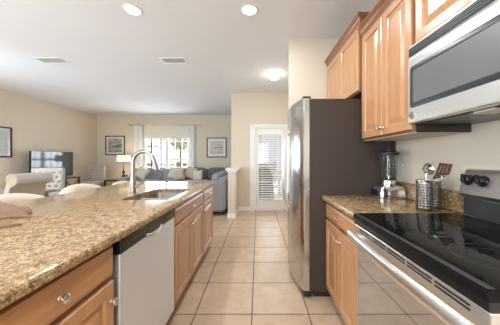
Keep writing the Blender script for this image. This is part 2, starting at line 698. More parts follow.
def baseboard(mb, x0, x1, y0, y1):
    mb.box(x0, x1, y0, y1, 0, 0.085, 0.003)
    dx, dy = (0.004, 0) if (x1 - x0) < (y1 - y0) else (0, 0.004)
    mb.box(x0 + dx, x1 - dx, y0 + dy, y1 - dy, 0.085, 0.1, 0.003)


mb = MB()
baseboard(mb, -0.637, -0.463, 4.648, 4.66)
baseboard(mb, -0.475, -0.463, 4.66, NOOK_Y - 0.012)
baseboard(mb, -0.637, -0.625, 4.66, NOOK_Y - 0.012)
struct('baseboard_half', mb, M['white'])
mb = MB()
baseboard(mb, -0.463, -0.19, NOOK_Y - 0.012, NOOK_Y)
struct('baseboard_nook', mb, M['white'])
mb = MB()
baseboard(mb, XL, -0.64, YB - 0.012, YB)
struct('baseboard_back', mb, M['white'])
mb = MB()
baseboard(mb, XL, XL + 0.012, LY1, YB - 0.012)
struct('baseboard_left', mb, M['white'])

# living room window
wf = MB()
f = 0.055
wf.box(WX0, WX1, YB + 0.03, YB + 0.10, WZ0, WZ0 + f)
wf.box(WX0, WX1, YB + 0.03, YB + 0.10, WZ1 - f, WZ1)
wf.box(WX0, WX0 + f, YB + 0.03, YB + 0.10, WZ0, WZ1)
wf.box(WX1 - f, WX1, YB + 0.03, YB + 0.10, WZ0, WZ1)
xm = (WX0 + WX1) / 2
wf.box(xm - 0.055, xm + 0.055, YB + 0.03, YB + 0.10, WZ0, WZ1)
wf.box(WX0 - 0.0, WX1 + 0.0, YB - 0.03, YB + 0.03, WZ0 - 0.0, WZ0 + 0.025)
window_1 = struct('window_1', wf, M['white'])
for a, b in ((WX0 + f, xm - 0.055), (xm + 0.055, WX1 - f)):
    sb = MB()
    sb.box(a, b, YB + 0.045, YB + 0.085, 1.185, 1.245)
    for k in (1, 2):
        x = a + (b - a) * k / 3
        sb.box(x - 0.011, x + 0.011, YB + 0.055, YB + 0.075, WZ0 + f, WZ1 - f)
    for z in (0.93, 1.56, 1.87):
        sb.box(a, b, YB + 0.055, YB + 0.075, z - 0.011, z + 0.011)
    sb.build('sash', M['white'], window_1, merge=False)
    MB().box(a, b, YB + 0.063, YB + 0.067, WZ0 + f, WZ1 - f).build('pane', M['glass'], window_1)

# patio door
db = MB()
cx0, cx1, cz1 = DX0 - 0.115, DX1 + 0.105, DZ1 + 0.065
db.box(cx0, DX0, NOOK_Y - 0.022, NOOK_Y, 0, DZ1 + 0.002, 0.006)
db.box(DX1, cx1, NOOK_Y - 0.022, NOOK_Y, 0, DZ1 + 0.002, 0.006)
db.box(cx0, cx1, NOOK_Y - 0.022, NOOK_Y, DZ1, cz1, 0.006)
db.box(DX0, DX0 + 0.035, NOOK_Y, NOOK_Y + 0.13, 0, DZ1)
db.box(DX1 - 0.035, DX1, NOOK_Y, NOOK_Y + 0.13, 0, DZ1)
db.box(DX0 + 0.035, DX1 - 0.035, NOOK_Y, NOOK_Y + 0.13, DZ1 - 0.035, DZ1)
db.box(DX0, DX1, NOOK_Y, NOOK_Y + 0.13, 0.0, 0.025)
door_1 = struct('door_1', db, M['white'])
sa, sb_ = DX0 + 0.04, DX1 - 0.04
lb = MB()
lb.box(sa, sa + 0.05, NOOK_Y + 0.03, NOOK_Y + 0.07, 0.03, DZ1 - 0.04, 0.003)
lb.box(sb_ - 0.05, sb_, NOOK_Y + 0.03, NOOK_Y + 0.07, 0.03, DZ1 - 0.04, 0.003)
lb.box(sa + 0.05, sb_ - 0.05, NOOK_Y + 0.03, NOOK_Y + 0.07, 0.03, 0.24, 0.003)
lb.box(sa + 0.05, sb_ - 0.05, NOOK_Y + 0.03, NOOK_Y + 0.07, DZ1 - 0.13, DZ1 - 0.04, 0.003)
leaf = lb.build('door_leaf', M['white'], door_1, merge=False)
MB().box(sa + 0.05, sb_ - 0.05, NOOK_Y + 0.048, NOOK_Y + 0.052, 0.24, DZ1 - 0.13).build('pane', M['glass'], leaf)
bl = MB()
z = 0.285
while z < DZ1 - 0.17:
    bl.box(sa + 0.055, sb_ - 0.055, -0.013, 0.013, -0.0012, 0.0012,
           mtx=Matrix.Translation((0, NOOK_Y + 0.008, z)) @ Matrix.Rotation(math.radians(12), 4, 'X'))
    z += 0.042
bl.box(sa + 0.05, sb_ - 0.05, NOOK_Y + 0.003, NOOK_Y + 0.03, DZ1 - 0.17, DZ1 - 0.13)
bl.box(sa + 0.05, sb_ - 0.05, NOOK_Y + 0.006, NOOK_Y + 0.03, 0.24, 0.258)
for x in (sa + 0.14, sb_ - 0.14):
    bl.box(x - 0.002, x + 0.002, NOOK_Y + 0.0165, NOOK_Y + 0.0195, 0.25, DZ1 - 0.15)
bl.build('blind', M['white'], door_1, merge=False)
hb = MB()
hb.cyl((sb_ - 0.025, NOOK_Y + 0.03, 0.95), (sb_ - 0.025, NOOK_Y - 0.02, 0.95), 0.011)
hb.cyl((sb_ - 0.025, NOOK_Y - 0.02, 0.95), (sb_ - 0.13, NOOK_Y - 0.02, 0.95), 0.009)
hb.build('door_handle', M['nickel'], door_1, merge=False)

# unseen openings added for fill light: sliding doors and kitchen window
sl = MB()
for x0, x1 in ((-4.5, -4.42), (-3.25, -3.15), (-1.98, -1.9)):
    sl.box(x0, x1, YF - 0.09, YF - 0.03, 0, 2.15)
sl.box(-4.42, -1.98, YF - 0.09, YF - 0.03, 2.07, 2.15)
sl.box(-4.42, -1.98, YF - 0.09, YF - 0.03, 0, 0.07)
added_slider_rear = struct('added_slider_rear', sl, M['white'])
MB().box(-4.42, -1.98, YF - 0.062, YF - 0.058, 0.07, 2.07).build('pane', M['glass'], added_slider_rear)
sl = MB()
for y0, y1 in ((LY0, LY0 + 0.08), (2.06, 2.14), (LY1 - 0.08, LY1)):
    sl.box(XL - 0.09, XL - 0.03, y0, y1, 0, 2.15)
sl.box(XL - 0.09, XL - 0.03, LY0 + 0.08, LY1 - 0.08, 2.07, 2.15)
sl.box(XL - 0.09, XL - 0.03, LY0 + 0.08, LY1 - 0.08, 0, 0.07)
added_slider_left = struct('added_slider_left', sl, M['white'])
MB().box(XL - 0.062, XL - 0.058, LY0 + 0.08, LY1 - 0.08, 0.07, 2.07).build('pane', M['glass'], added_slider_left)
kw = MB()
for x0, x1 in ((-0.95, -0.89), (-0.23, -0.17), (0.49, 0.55)):
    kw.box(x0, x1, YF - 0.09, YF - 0.03, 0.95, 2.15)
for z0, z1 in ((0.95, 1.01), (1.52, 1.57), (2.09, 2.15)):
    kw.box(-0.89, 0.49, YF - 0.085, YF - 0.035, z0, z1)
added_window_rear = struct('added_window_rear', kw, M['white'])
MB().box(-0.89, 0.49, YF - 0.062, YF - 0.058, 1.01, 2.09).build('pane', M['glass'], added_window_rear)

# ------------------------------------------------------------------ outside
mb = MB().box(-14, 10, YB + 0.15, 24, -0.14, -0.06)
mb.box(-0.49, 10, NOOK_Y + 0.15, YB + 0.15, -0.14, -0.06)
struct('ground_patio', mb, M['paving'])
mb = MB().box(-14, 8, -16, YF - 0.13, -0.14, -0.06)
struct('ground_yard', mb, M['grass'])

struct('added_shade_roof', MB().box(-0.49, 5, NOOK_Y + 0.15, YB + 0.6, 2.55, 2.7), M['white'])  # unseen roof added to shade the patio behind the door
h2 = thing('house', 'grey house wall added as a darker backdrop, seen through the door blinds', 'house', (2, 13.0, -0.06))  # added to darken the bright view behind the blinds
MB().box(0.2, 6, 13.0, 15.5, -0.06, 3.4).build('wall_shell', painted('grey_siding', (0.26, 0.26, 0.27), 0.3, 40), h2)
MB().prism([(12.7, 3.4), (15.9, 3.4), (14.2, 4.6)], 'X', 0.0, 6.3).build('roof', M['bronze'], h2)

# neighbour's pale house wall behind the fence
hs = thing('house', 'pale stucco house wall seen through living room window', 'house', (-5, 16.0, -0.06))
MB().box(-12, 3.5, 16.0, 20, -0.06, 3.2).build('wall_shell', M['stucco'], hs)
MB().prism([(15.6, 3.2), (20.4, 3.2), (18, 4.6)], 'X', -12.4, 3.9).build('roof', mat('clay_roof', (0.35, 0.2, 0.14), 0.8), hs)

fn = thing('fence', 'low brown timber fence beyond the living room window', 'fence', (-5, 12.0, -0.06))
k = 0
for x in [(-9.5 + 1.3 * i) for i in range(9)]:
    MB().box(x - 0.05, x + 0.05, 12.0, 12.1, -0.06, 1.08).build('post', M['fence'], fn)
fb = MB()
for z in (0.2, 0.42, 0.64, 0.86):
    fb.box(-9.5, 0.9, 12.02, 12.06, z, z + 0.14)
fb.build('rail_board', M['fence'], fn, merge=False)

sc = thing('screen_frame', 'bronze screen enclosure frame outside the living room window', 'frame', (-4.6, 9.6, -0.06))
for x in (-5.6, -4.55, -4.15):
    MB().box(x - 0.025, x + 0.025, 9.6, 9.65, -0.06, 2.6).build('post', M['bronze'], sc)
for z in (1.78, 2.12):
    MB().box(-5.575, -4.575, 9.6, 9.65, z - 0.025, z + 0.025).build('crossbar', M['bronze'], sc)
    MB().box(-4.525, -4.175, 9.6, 9.65, z - 0.025, z + 0.025).build('crossbar', M['bronze'], sc)


def tree(x, y, z, r, h, label):
    t = thing('tree', label, 'tree', (x, y, -0.06))
    MB().cyl((x, y, -0.06), (x, y, z), 0.09, 0.05).build('trunk', M['bark'], t)
    mb = MB()
    rnd = random.Random(int(x * 100))
    for i in range(420):
        d = Vector((rnd.gauss(0, 1), rnd.gauss(0, 1), rnd.gauss(0, 1))).normalized() * (rnd.random() ** 0.45)
        p = Vector((x + d.x * r, y + d.y * r, z + d.z * h))
        a = Vector((rnd.uniform(-1, 1), rnd.uniform(-1, 1), rnd.uniform(-1, 1))).normalized() * 0.13
        b = a.orthogonal().normalized() * 0.06
        vs = [mb.bm.verts.new(p + q) for q in (-a, b, a, -b)]
        mb.bm.faces.new(vs)
    mb.build('foliage', M['leaf'], t, merge=False)


tree(-4.6, 13.4, 2.35, 0.9, 0.65, 'leafy green tree at upper right of the living room window')

gr = thing('grill', 'grill under a black cover on the patio behind glass door', 'grill', (0.16, 6.35, -0.06))
mb = MB()
rings = []
for z, w, d in ((-0.06, 0.29, 0.27), (0.05, 0.285, 0.265), (0.5, 0.265, 0.25), (0.75, 0.25, 0.24), (0.9, 0.21, 0.2), (0.99, 0.12, 0.12), (1.01, 0.03, 0.03)):
    rings.append([(0.16 + x, 6.35 + y, z) for x, y in rrect(-w, w, -d, d, min(w, d) * 0.45, 4)])
mb.loops(rings)
mb.build('cover', M['cover'], gr)
MB().tube([(0.02, 6.08, 0.62), (0.02, 6.05, 0.62), (0.3, 6.05, 0.62), (0.3, 6.08, 0.62)], 0.008).build('handle', M['patio_metal'], gr)

pt = thing('patio_table', 'round patio table outside the glass door', 'table', (0.72, 7.7, -0.06))
MB().lathe([(0.02, 0.66), (0.5, 0.66), (0.52, 0.675), (0.5, 0.69), (0.02, 0.69)], Matrix.Translation((0.72, 7.7, 0))).build('tabletop', M['patio_metal'], pt)
MB().lathe([(0.22, -0.06), (0.2, -0.03), (0.04, 0.0), (0.03, 0.66)], Matrix.Translation((0.72, 7.7, 0))).build('pedestal', M['patio_metal'], pt)


def patio_chair(x, y, rz, label):
    t = thing('patio_chair', label, 'chair', (x, y, -0.06), rz, 'patio chairs', world=False)
    MB().box(-0.24, 0.24, -0.24, 0.24, 0.42, 0.45, 0.01).build('seat', M['patio_metal'], t)
    mb = MB()
    for k in range(5):
        xx = -0.2 + 0.1 * k
        mb.box(xx - 0.012, xx + 0.012, 0.225, 0.24, 0.45, 0.9)
    mb.box(-0.24, 0.24, 0.22, 0.245, 0.88, 0.93, 0.005)
    mb.build('backrest', M['patio_metal'], t, merge=False)
    for sx in (-1, 1):
        for sy in (-1, 1):
            MB().cyl((sx * 0.21, sy * 0.21, 0.42), (sx * 0.23, sy * 0.23, 0), 0.015).build('leg', M['patio_metal'], t)
    for sx in (-1, 1):
        MB().tube([(sx * 0.24, 0.23, 0.68), (sx * 0.26, 0, 0.68), (sx * 0.25, -0.2, 0.66), (sx * 0.23, -0.22, 0.44)], 0.014).build('armrest', M['patio_metal'], t)


patio_chair(0.5, 6.95, PI, 'grey metal patio chair behind the covered grill')

# ------------------------------------------------------------------ kitchen island (left)
FX = -0.628          # outer face of doors
BXF = FX - 0.02      # face frame
ZC = 0.87            # top of carcass
XB = -1.36           # back of the island cabinets


def base_cab(label, y0, y1, drawers, doors, xb, bxf, sgn, name='base_cabinet'):
    t = thing(name, label, 'cabinet', ((xb + bxf) / 2, (y0 + y1) / 2, 0))
    carcass(t, xb, bxf, y0, y1, 0.10, ZC, M['wood_gap_shade'], rails=((0.70, 0.73), (0.845, ZC), (0.116, 0.13)), mid=len(doors) > 1)
    tk = (bxf - sgn * 0.055, bxf - sgn * 0.07)
    mb = MB()
    mb.box(min(tk), max(tk), y0, y1, 0, 0.10)
    mb.box(min(xb, tk[0]), max(xb, tk[0]), y0, y0 + 0.016, 0, 0.10)
    mb.box(min(xb, tk[0]), max(xb, tk[0]), y1 - 0.016, y1, 0, 0.10)
    mb.build('toe_kick', M['black_matte'] if sgn > 5 else M['wood'], t, merge=False)
    for a, b, kn in drawers:
        d = door_panel('drawer', t, a, b, 0.728, 0.845, bxf, sgn, M['wood_h'], SLABF)
        if kn:
            knob(d, bxf + sgn * 0.02, (a + b) / 2, 0.79, sgn)
    for a, b, side in doors:
        d = door_panel('door', t, a, b, 0.115, 0.703, bxf, sgn, M['wood'])
        ky = b - 0.028 if side == 'far' else a + 0.028
        knob(d, bxf + sgn * 0.02, ky, 0.625, sgn)
    return t


base_cab('maple island cabinet nearest the camera, left of the steel dishwasher', 0.42, 0.998, [(0.435, 0.984, True)], [(0.435, 0.984, 'far')], XB, BXF, 1)
base_cab('two-door maple sink cabinet right of the dishwasher', 1.695, 2.60, [(1.71, 2.585, True)], [(1.71, 2.145, 'far'), (2.151, 2.585, 'near')], XB, BXF, 1)
base_cab('narrow single-door maple cabinet at the far end of the island', 2.602, 3.15, [(2.618, 3.135, True)], [(2.618, 3.135, 'near')], XB, BXF, 1)

dw = thing('dishwasher', 'stainless steel dishwasher with black control strip in the island', 'dishwasher', (-0.95, 1.35, 0))
Y0, Y1 = 1.018, 1.682
MB().box(XB, -0.6730, Y0 - 0.016, Y1, 0.1, 0.866).build('tub', M['black_matte'], dw)
MB().box(-0.7130, -0.6930, Y0 - 0.016, Y1, 0.0, 0.1).build('toe_kick', M['black_matte'], dw)
door = MB().box(-0.6730, -0.6250, Y0, Y1, 0.105, 0.795, 0.006, 3).build('door', M['steel_dw'], dw)
ym = (Y0 + Y1) / 2
cp = MB()
cp.box(-0.6730, -0.6190, Y0, Y1, 0.797, 0.866, 0.006, 3)
panel = cp.build('control_panel', M['black_gloss'], dw)
# handle: bowed lip below a pocket in the panel
lip = MB()
rings = []
for i in range(13):
    u = -1 + 2 * i / 12
    y = ym + u * 0.10
    zt = 0.800 - 0.018 * (1 - u * u)
    o = 0.016 * (1 - u * u) + 0.001
    zt2 = zt + 0.016
    rings.append([(-0.6250, y, zt - 0.012), (-0.6200 + 0.3 * o, y, zt - 0.010), (-0.6200 + o, y, zt), (-0.6200 + o, y, zt2 - 0.004),
                  (-0.6220 + 0.8 * o, y, zt2), (-0.6250, y, zt2)])
lip.loops(rings)
lip.build('handle', M['steel'], dw)
MB().prism([(ym + 0.085 * math.cos(PI * i / 12), 0.812 + 0.034 * math.sin(PI * i / 12)) for i in range(13)], 'X', -0.6200, -0.6175).build('pocket', M['dark_grey'], panel)
for k in range(6):
    y = Y0 + 0.05 + 0.03 * k
    MB().box(-0.6200, -0.6175, y, y + 0.017, 0.826, 0.838, 0.001, 1).build('button', M['dark_grey'], panel)
MB().box(-0.6200, -0.6178, Y1 - 0.16, Y1 - 0.05, 0.827, 0.841).build('display', M['dark_grey'], panel)


def slab(x0, x1, y0, y1, z0, z1, r=0.015, hole=None, name='countertop', parent=None, org=None, round_edge=0.014):
    mb = MB()
    prof = [(round_edge, z1), (round_edge * 0.5, z1 - round_edge * 0.13), (round_edge * 0.13, z1 - round_edge * 0.5), (0, z1 - round_edge),
            (0, z0 + round_edge * 0.6), (round_edge * 0.2, z0 + round_edge * 0.2), (round_edge * 0.7, z0)]
    rings = [[(x, y, z) for x, y in rrect(x0 + i, x1 - i, y0 + i, y1 - i, max(r - i, 0.002), 5)] for i, z in prof]
    mb.loops(rings, True, False, False)
    top = rrect(x0 + prof[0][0], x1 - prof[0][0], y0 + prof[0][0], y1 - prof[0][0], max(r - prof[0][0], 0.002), 5)
    i = prof[-1][0]
    bot = rrect(x0 + i, x1 - i, y0 + i, y1 - i, max(r - i, 0.002), 5)
    hs = [hole] if hole else []
    mb.fill(top, hs, z1)
    mb.fill(bot, hs, z0, True)
    if hole:
        mb.loops([[(x, y, z1) for x, y in hole], [(x, y, z0) for x, y in hole]], True, False, False)
    return mb.build(name, M['granite'], parent, org=org or (0, 0, 0), ang=50)


SX0, SX1, SY0, SY1 = -1.09, -0.71, 1.75, 2.42
isl = slab(-1.80, -0.606, 0.20, 3.18, ZC, 0.91, 0.03, rrect(SX0, SX1, SY0, SY1, 0.05, 6), org=(-1.19, 1.67, ZC))
tag(isl, 'speckled golden granite worktop of the island with a cut-out sink', 'countertop')

sk = thing('sink', 'double-bowl stainless steel sink set into the island worktop', 'sink', (-0.9, 2.085, 0.65))
mb = MB()
b1 = rrect(SX0 + 0.0, SX1 - 0.0, SY0 + 0.0, 2.075, 0.05, 5)
b2 = rrect(SX0 + 0.0, SX1 - 0.0, 2.095, SY1 - 0.0, 0.05, 5)
mb.fill(rrect(SX0 - 0.02, SX1 + 0.02, SY0 - 0.02, SY1 + 0.02, 0.05, 5), [b1, b2], 0.8685)
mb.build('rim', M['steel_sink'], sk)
for (ya, yb) in ((SY0, 2.075), (2.095, SY1)):
    mb = MB()
    prof = [(0, 0.8685), (0.004, 0.86), (0.012, 0.70), (0.022, 0.683), (0.05, 0.676)]
    rings = [[(x, y, z) for x, y in rrect(SX0 + i, SX1 - i, ya + i, yb - i, 0.05, 5)] for i, z in prof]
    mb.loops(rings, True, False, True)
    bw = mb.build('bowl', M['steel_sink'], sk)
    MB().lathe([(0.045, 0.6765), (0.045, 0.679), (0.03, 0.678), (0.028, 0.677)], Matrix.Translation(((SX0 + SX1) / 2, (ya + yb) / 2, 0)), 20).build('drain', M['chrome'], bw)

fc = thing('faucet', 'tall brushed nickel gooseneck faucet behind the sink', 'faucet', (-1.167, 2.1, 0.91))
MB().lathe([(0.034, 0.91), (0.034, 0.918), (0.029, 0.922), (0.026, 1.0), (0.022, 1.05), (0.0185, 1.07)], Matrix.Translation((-1.167, 2.1, 0)), 24).build('base', M['faucet'], fc)
pts = [(-1.167, 2.1, 1.06), (-1.167, 2.1, 1.12), (-1.167, 2.1, 1.197)]
R_ = 0.098
for i in range(1, 15):
    a = PI - PI * 0.93 * i / 14
    pts.append((-1.167 + R_ + R_ * math.cos(a), 2.1, 1.197 + R_ * 1.05 * math.sin(a)))
ex, ez = pts[-1][0], pts[-1][2]
pts.append((ex + 0.006, 2.1, ez - 0.02))
MB().tube(pts, 0.0178, 14).build('gooseneck', M['faucet'], fc)
MB().lathe([(0.017, 0), (0.019, 0.01), (0.021, 0.06), (0.0225, 0.085), (0.019, 0.09)], Matrix.Translation((ex + 0.006, 2.1, ez - 0.015)) @ Matrix.Rotation(PI - 0.22, 4, 'Y'), 18).build('spray_head', M['faucet'], fc)
mb = MB()
mb.cyl((-1.142, 2.1, 0.975), (-1.115, 2.1, 0.978), 0.014)
mb.tube([(-1.119, 2.1, 0.98), (-1.102, 2.1, 0.99), (-1.072, 2.1, 1.02)], 0.0065, 10)
mb.build('lever', M['faucet'], fc, merge=False)

# folded towel on the worktop
mb = MB()
nu, nv = 36, 26


def towel_pt(u, v):
    A, B, Cc, D = Vector((-1.76, 1.46)), Vector((-1.39, 1.37)), Vector((-1.245, 1.215)), Vector((-1.66, 1.16))
    p = (A * (1 - u) + B * u) * (1 - v) + (D * (1 - u) + Cc * u) * v
    return p


top, bot = [], []
for j in range(nv + 1):
    rt, rb = [], []
    for i in range(nu + 1):
        u, v = i / nu, j / nv
        p = towel_pt(u, v)
        e = min(1.0, min(u * 6 + 0.3, (1 - u) * 5, v * 6, (1 - v) * 6))
        e = math.sin(max(0, e) * PI / 2)
        fold = 0.010 * math.sin(v * 9 + u * 3.5) + 0.006 * math.sin(v * 19 - u * 5)
        h = 0.010 + (0.040 * (1 - v) ** 0.6 * (0.5 + 0.5 * math.sin(PI * min(1, v * 1.6 + 0.15))) * (1 - 0.5 * u ** 3) + fold + 0.008) * e
        h += 0.006 * noise.noise(Vector((u * 7, v * 9, 0)))
        rt.append((p.x + 0.012 * math.sin(v * 8), p.y + 0.01 * math.sin(u * 9), 0.911 + max(0.006, h)))
        rb.append((p.x + 0.012 * math.sin(v * 8), p.y + 0.01 * math.sin(u * 9), 0.911))
    top.append(rt)
    bot.append(rb)
loop_rows = [list(t) + list(reversed(b)) for t, b in zip(top, bot)]
mb.loops(loop_rows)
# a second flap lying flat in front
rows = []
for j in range(9):
    v = j / 8
    t_, b_ = [], []
    for i in range(19):
        u = i / 18
        x = -1.68 + u * 0.535 - 0.04 * v * u
        y = 1.09 - 0.075 * v + 0.006 * math.sin(u * 9) - 0.03 * (1 - u) * v
        e = math.sin(min(1, min((1 - u) * 6, v * 4, (1 - v) * 4)) * PI / 2)
        t_.append((x, y, 0.917 + 0.013 * e + 0.004 * math.sin(u * 11)* e))
        b_.append((x, y, 0.911))
    rows.append(t_ + list(reversed(b_)))
mb.loops(rows)
tw = mb.build('dish_towel', M['towel'], None, org=(-1.5, 1.25, 0.911), ang=80)
tag(tw, 'rosy brown towel crumpled on the island worktop', 'towel')

# ------------------------------------------------------------------ right run: base cabinet, worktop, range
RFX = 0.59           # outer door face on the right
RBX = RFX + 0.02
base_cab('maple base cabinet between the refrigerator and the range', 1.307, 1.985, [(1.325, 1.968, True)], [(1.325, 1.643, 'far'), (1.649, 1.968, 'near')], XR - 0.005, RBX, -1)
ct = slab(0.565, XR - 0.002, 1.306, 1.988, ZC, 0.91, 0.008, org=(0.9, 1.65, ZC))
tag(ct, 'short granite worktop between the refrigerator and the range', 'countertop')
mb = MB().box(XR - 0.024, XR - 0.002, 1.306, 1.988, 0.9105, 1.035, 0.004)
bs = mb.build('backsplash', M['granite'], None, org=(XR - 0.012, 1.65, 0.91))
tag(bs, 'low granite backsplash strip along the wall behind the blender', 'backsplash')

rg = thing('range', 'stainless electric range with black glass cooktop and slotted oven door', 'stove', (0.9, 0.92, 0))
Y0, Y1 = 0.54, 1.302
MB().box(0.60, XR - 0.01, Y0, Y1, 0.06, 0.885).build('body', M['dark_grey'], rg)
ctop = MB()
# cooktop: glass plate with a sloping front lip
prof = [(0.552, 0.885), (0.550, 0.905), (0.556, 0.914), (0.575, 0.917), (XR - 0.075, 0.917), (XR - 0.075, 0.885)]
ctop.prism(prof, 'Y', Y0, Y1)
cook = ctop.build('cooktop', M['black_glass'], rg, ang=25)
MB().box(0.5515, 0.571, Y0, Y1, 0.9165, 0.919, 0.001, 1).build('cooktop_edge', M['dark_grey'], cook)
for (x, y, r) in ((0.76, 1.10, 0.09), (0.76, 0.72, 0.115), (1.02, 1.10, 0.075), (1.02, 0.72, 0.09)):
    mb = MB()
    for rr in (r, r * 0.62):
        mb.lathe([(rr, 0.9172), (rr, 0.91745), (rr + 0.004, 0.91745), (rr + 0.004, 0.9172)], Matrix.Translation((x, y, 0)), 40, False, False)
    mb.build('burner_ring', M['burner'], cook, merge=False)
# dark lip band and vented trim
MB().box(0.556, 0.60, Y0 + 0.001, Y1 - 0.001, 0.858, 0.885, 0.003).build('front_lip', M['black_gloss'], rg)
vt = MB().box(0.562, 0.60, Y0 + 0.002, Y1 - 0.002, 0.795, 0.857, 0.004)
vtrim = vt.build('vent_trim', M['steel'], rg)
L = (Y1 - Y0 - 0.10) / 5
for k in range(5):
    a = Y0 + 0.05 + k * L
    for zz in (0.826, 0.838):
        MB().box(0.5612, 0.566, a + 0.006, a + L - 0.006, zz, zz + 0.007, 0.0005, 1).build('vent_slot', M['black_matte'], vtrim)
od = MB()
od.box(0.57, 0.60, Y0 + 0.003, Y1 - 0.003, 0.215, 0.792, 0.006, 3)
odoor = od.build('oven_door', M['steel'], rg)
MB().box(0.566, 0.572, Y0 + 0.02, Y1 - 0.02, 0.235, 0.765, 0.002).build('window', M['oven_glass'], odoor)
hb = MB()
pts = []
for i in range(25):
    u = i / 24
    y = Y0 + 0.012 + u * (Y1 - Y0 - 0.024)
    pts.append((0.522 - 0.014 * math.sin(PI * u) , y, 0.803))
rings = []
for p in pts:
    rings.append([(p[0] + 0.013 * math.cos(2 * PI * k / 14), p[1], p[2] + 0.026 * math.sin(2 * PI * k / 14) + 0.35 * 0.013 * math.cos(2 * PI * k / 14)) for k in range(14)])
hb.loops(rings)
for y in (Y0 + 0.03, Y1 - 0.03):
    hb.box(0.525, 0.572, y - 0.014, y + 0.014, 0.772, 0.80, 0.004)
hb.build('handle', M['steel'], odoor, merge=False)
MB().box(0.57, 0.60, Y0 + 0.003, Y1 - 0.003, 0.065, 0.21, 0.006, 3).build('drawer', M['steel'], rg)
for y in (Y0 + 0.05, Y1 - 0.05):
    for x in (0.65, 1.15):
        MB().cyl((x, y, 0), (x, y, 0.06), 0.018).build('foot', M['black_matte'], rg)
# backguard
bgp = [(1.180, 0.917), (1.176, 1.015), (1.155, 1.026), (1.150, 1.038), (1.186, 1.155), (1.194, 1.168), (1.206, 1.174), (1.218, 1.168), (1.222, 1.15), (1.222, 0.917)]
bg = MB().prism(bgp, 'Y', Y0, Y1 - 0.012).build('backguard', M['steel_bg'], rg, ang=30)
MB().box(1.168, 1.182, Y0 + 0.012, Y1 - 0.02, 0.92, 1.012, 0.003).build('lower_panel', M['dark_grey'], bg)
tilt = math.atan2(1.186 - 1.150, 1.155 - 1.038)
for y in (1.252, 1.172, 0.69, 0.61):
    mtx = Matrix.Translation((1.1735, y, 1.113)) @ Matrix.Rotation(-PI / 2 + tilt, 4, 'Y')
    kb = MB().lathe([(0.031, -0.002), (0.031, 0.004), (0.029, 0.008), (0.026, 0.012), (0.024, 0.028), (0.020, 0.032), (0.001, 0.033)], mtx, 24)
    kb.box(-0.026, 0.026, -0.0065, 0.0065, 0.024, 0.041, 0.003, 2, mtx @ Matrix.Rotation(0.5, 4, 'Z'))
    kb.build('knob', M['black_gloss'], bg, merge=False)
mtx = Matrix.Translation((1.168, 0.92, 1.097)) @ Matrix.Rotation(-PI / 2 + tilt, 4, 'Y')
MB().box(-0.03, 0.03, -0.10, 0.10, -0.002, 0.003, 0.001, 1, mtx).build('display', M['black_gloss'], bg)

# ------------------------------------------------------------------ refrigerator
fr = thing('refrigerator', 'tall side-by-side refrigerator with curved steel doors and dark side', 'refrigerator', (0.8, 2.45, 0))
FY0, FY1 = 1.992, 2.90
MB().box(0.462, 1.215, FY0, FY1, 0.05, 1.765, 0.006).build('case', M['fridge_side'], fr)
MB().box(0.50, 1.2, FY0 + 0.02, FY1 - 0.02, 0.0, 0.05).build('plinth', M['black_matte'], fr)
YS = 2.49


def front_x(y):
    u = (y - (FY0 + FY1) / 2) / ((FY1 - FY0) / 2)
    return 0.336 + 0.062 * abs(u) ** 2.2


for a, b in ((FY0 - 0.004, YS - 0.004), (YS + 0.004, FY1)):
    n = 16
    ys = [a + (b - a) * i / n for i in range(n + 1)]
    poly = [(front_x(y), y) for y in ys]
    # soft vertical edges
    poly[0] = (front_x(a) + 0.012, a)
    poly.insert(1, (front_x(a) + 0.003, a + 0.006))
    poly[-1] = (front_x(b) + 0.012, b)
    poly.insert(len(poly) - 1, (front_x(b) + 0.003, b - 0.006))
    poly += [(0.455, b), (0.455, a)]
    d = MB().prism(poly, 'Z', 0.065, 1.768).build('door', M['steel_fr'], fr, ang=30)
    hy = b - 0.035 if a < 2.2 else a + 0.035
    pts = []
    for i in range(21):
        u = i / 20
        zz = 0.70 + 0.83 * u
        out = 0.052 * min(1, 6 * u, 6 * (1 - u)) ** 0.7 + 0.012 * math.sin(PI * u)
        pts.append((front_x(hy) + 0.006 - out, hy, zz))
    rings = [[(p[0] + 0.010 * math.cos(2 * PI * k / 12), p[1] + 0.016 * math.sin(2 * PI * k / 12), p[2]) for k in range(12)] for p in pts]
    MB().loops(rings).build('handle', M['steel'], d)
    if a < 2.2:
        mtx = Matrix.Translation((front_x(2.09) - 0.001, 2.09, 1.70)) @ Matrix.Rotation(-PI / 2, 4, 'Y') 
        MB().lathe([(0.016, -0.003), (0.016, 0.002), (0.013, 0.004), (0.001, 0.004)], mtx, 20).build('emblem', M['chrome'], d)
MB().box(0.40, 0.47, FY0 + 0.004, FY0 + 0.06, 1.7685, 1.788, 0.004).build('hinge_cover', M['black_matte'], fr)
MB().box(0.40, 0.47, FY1 - 0.06, FY1 - 0.004, 1.7685, 1.788, 0.004).build('hinge_cover', M['black_matte'], fr)
MB().box(0.405, 0.47, FY0, FY1, 0.012, 0.06, 0.004).build('kick_grille', M['black_matte'], fr)

# ------------------------------------------------------------------ wall cabinets
UX = 0.89


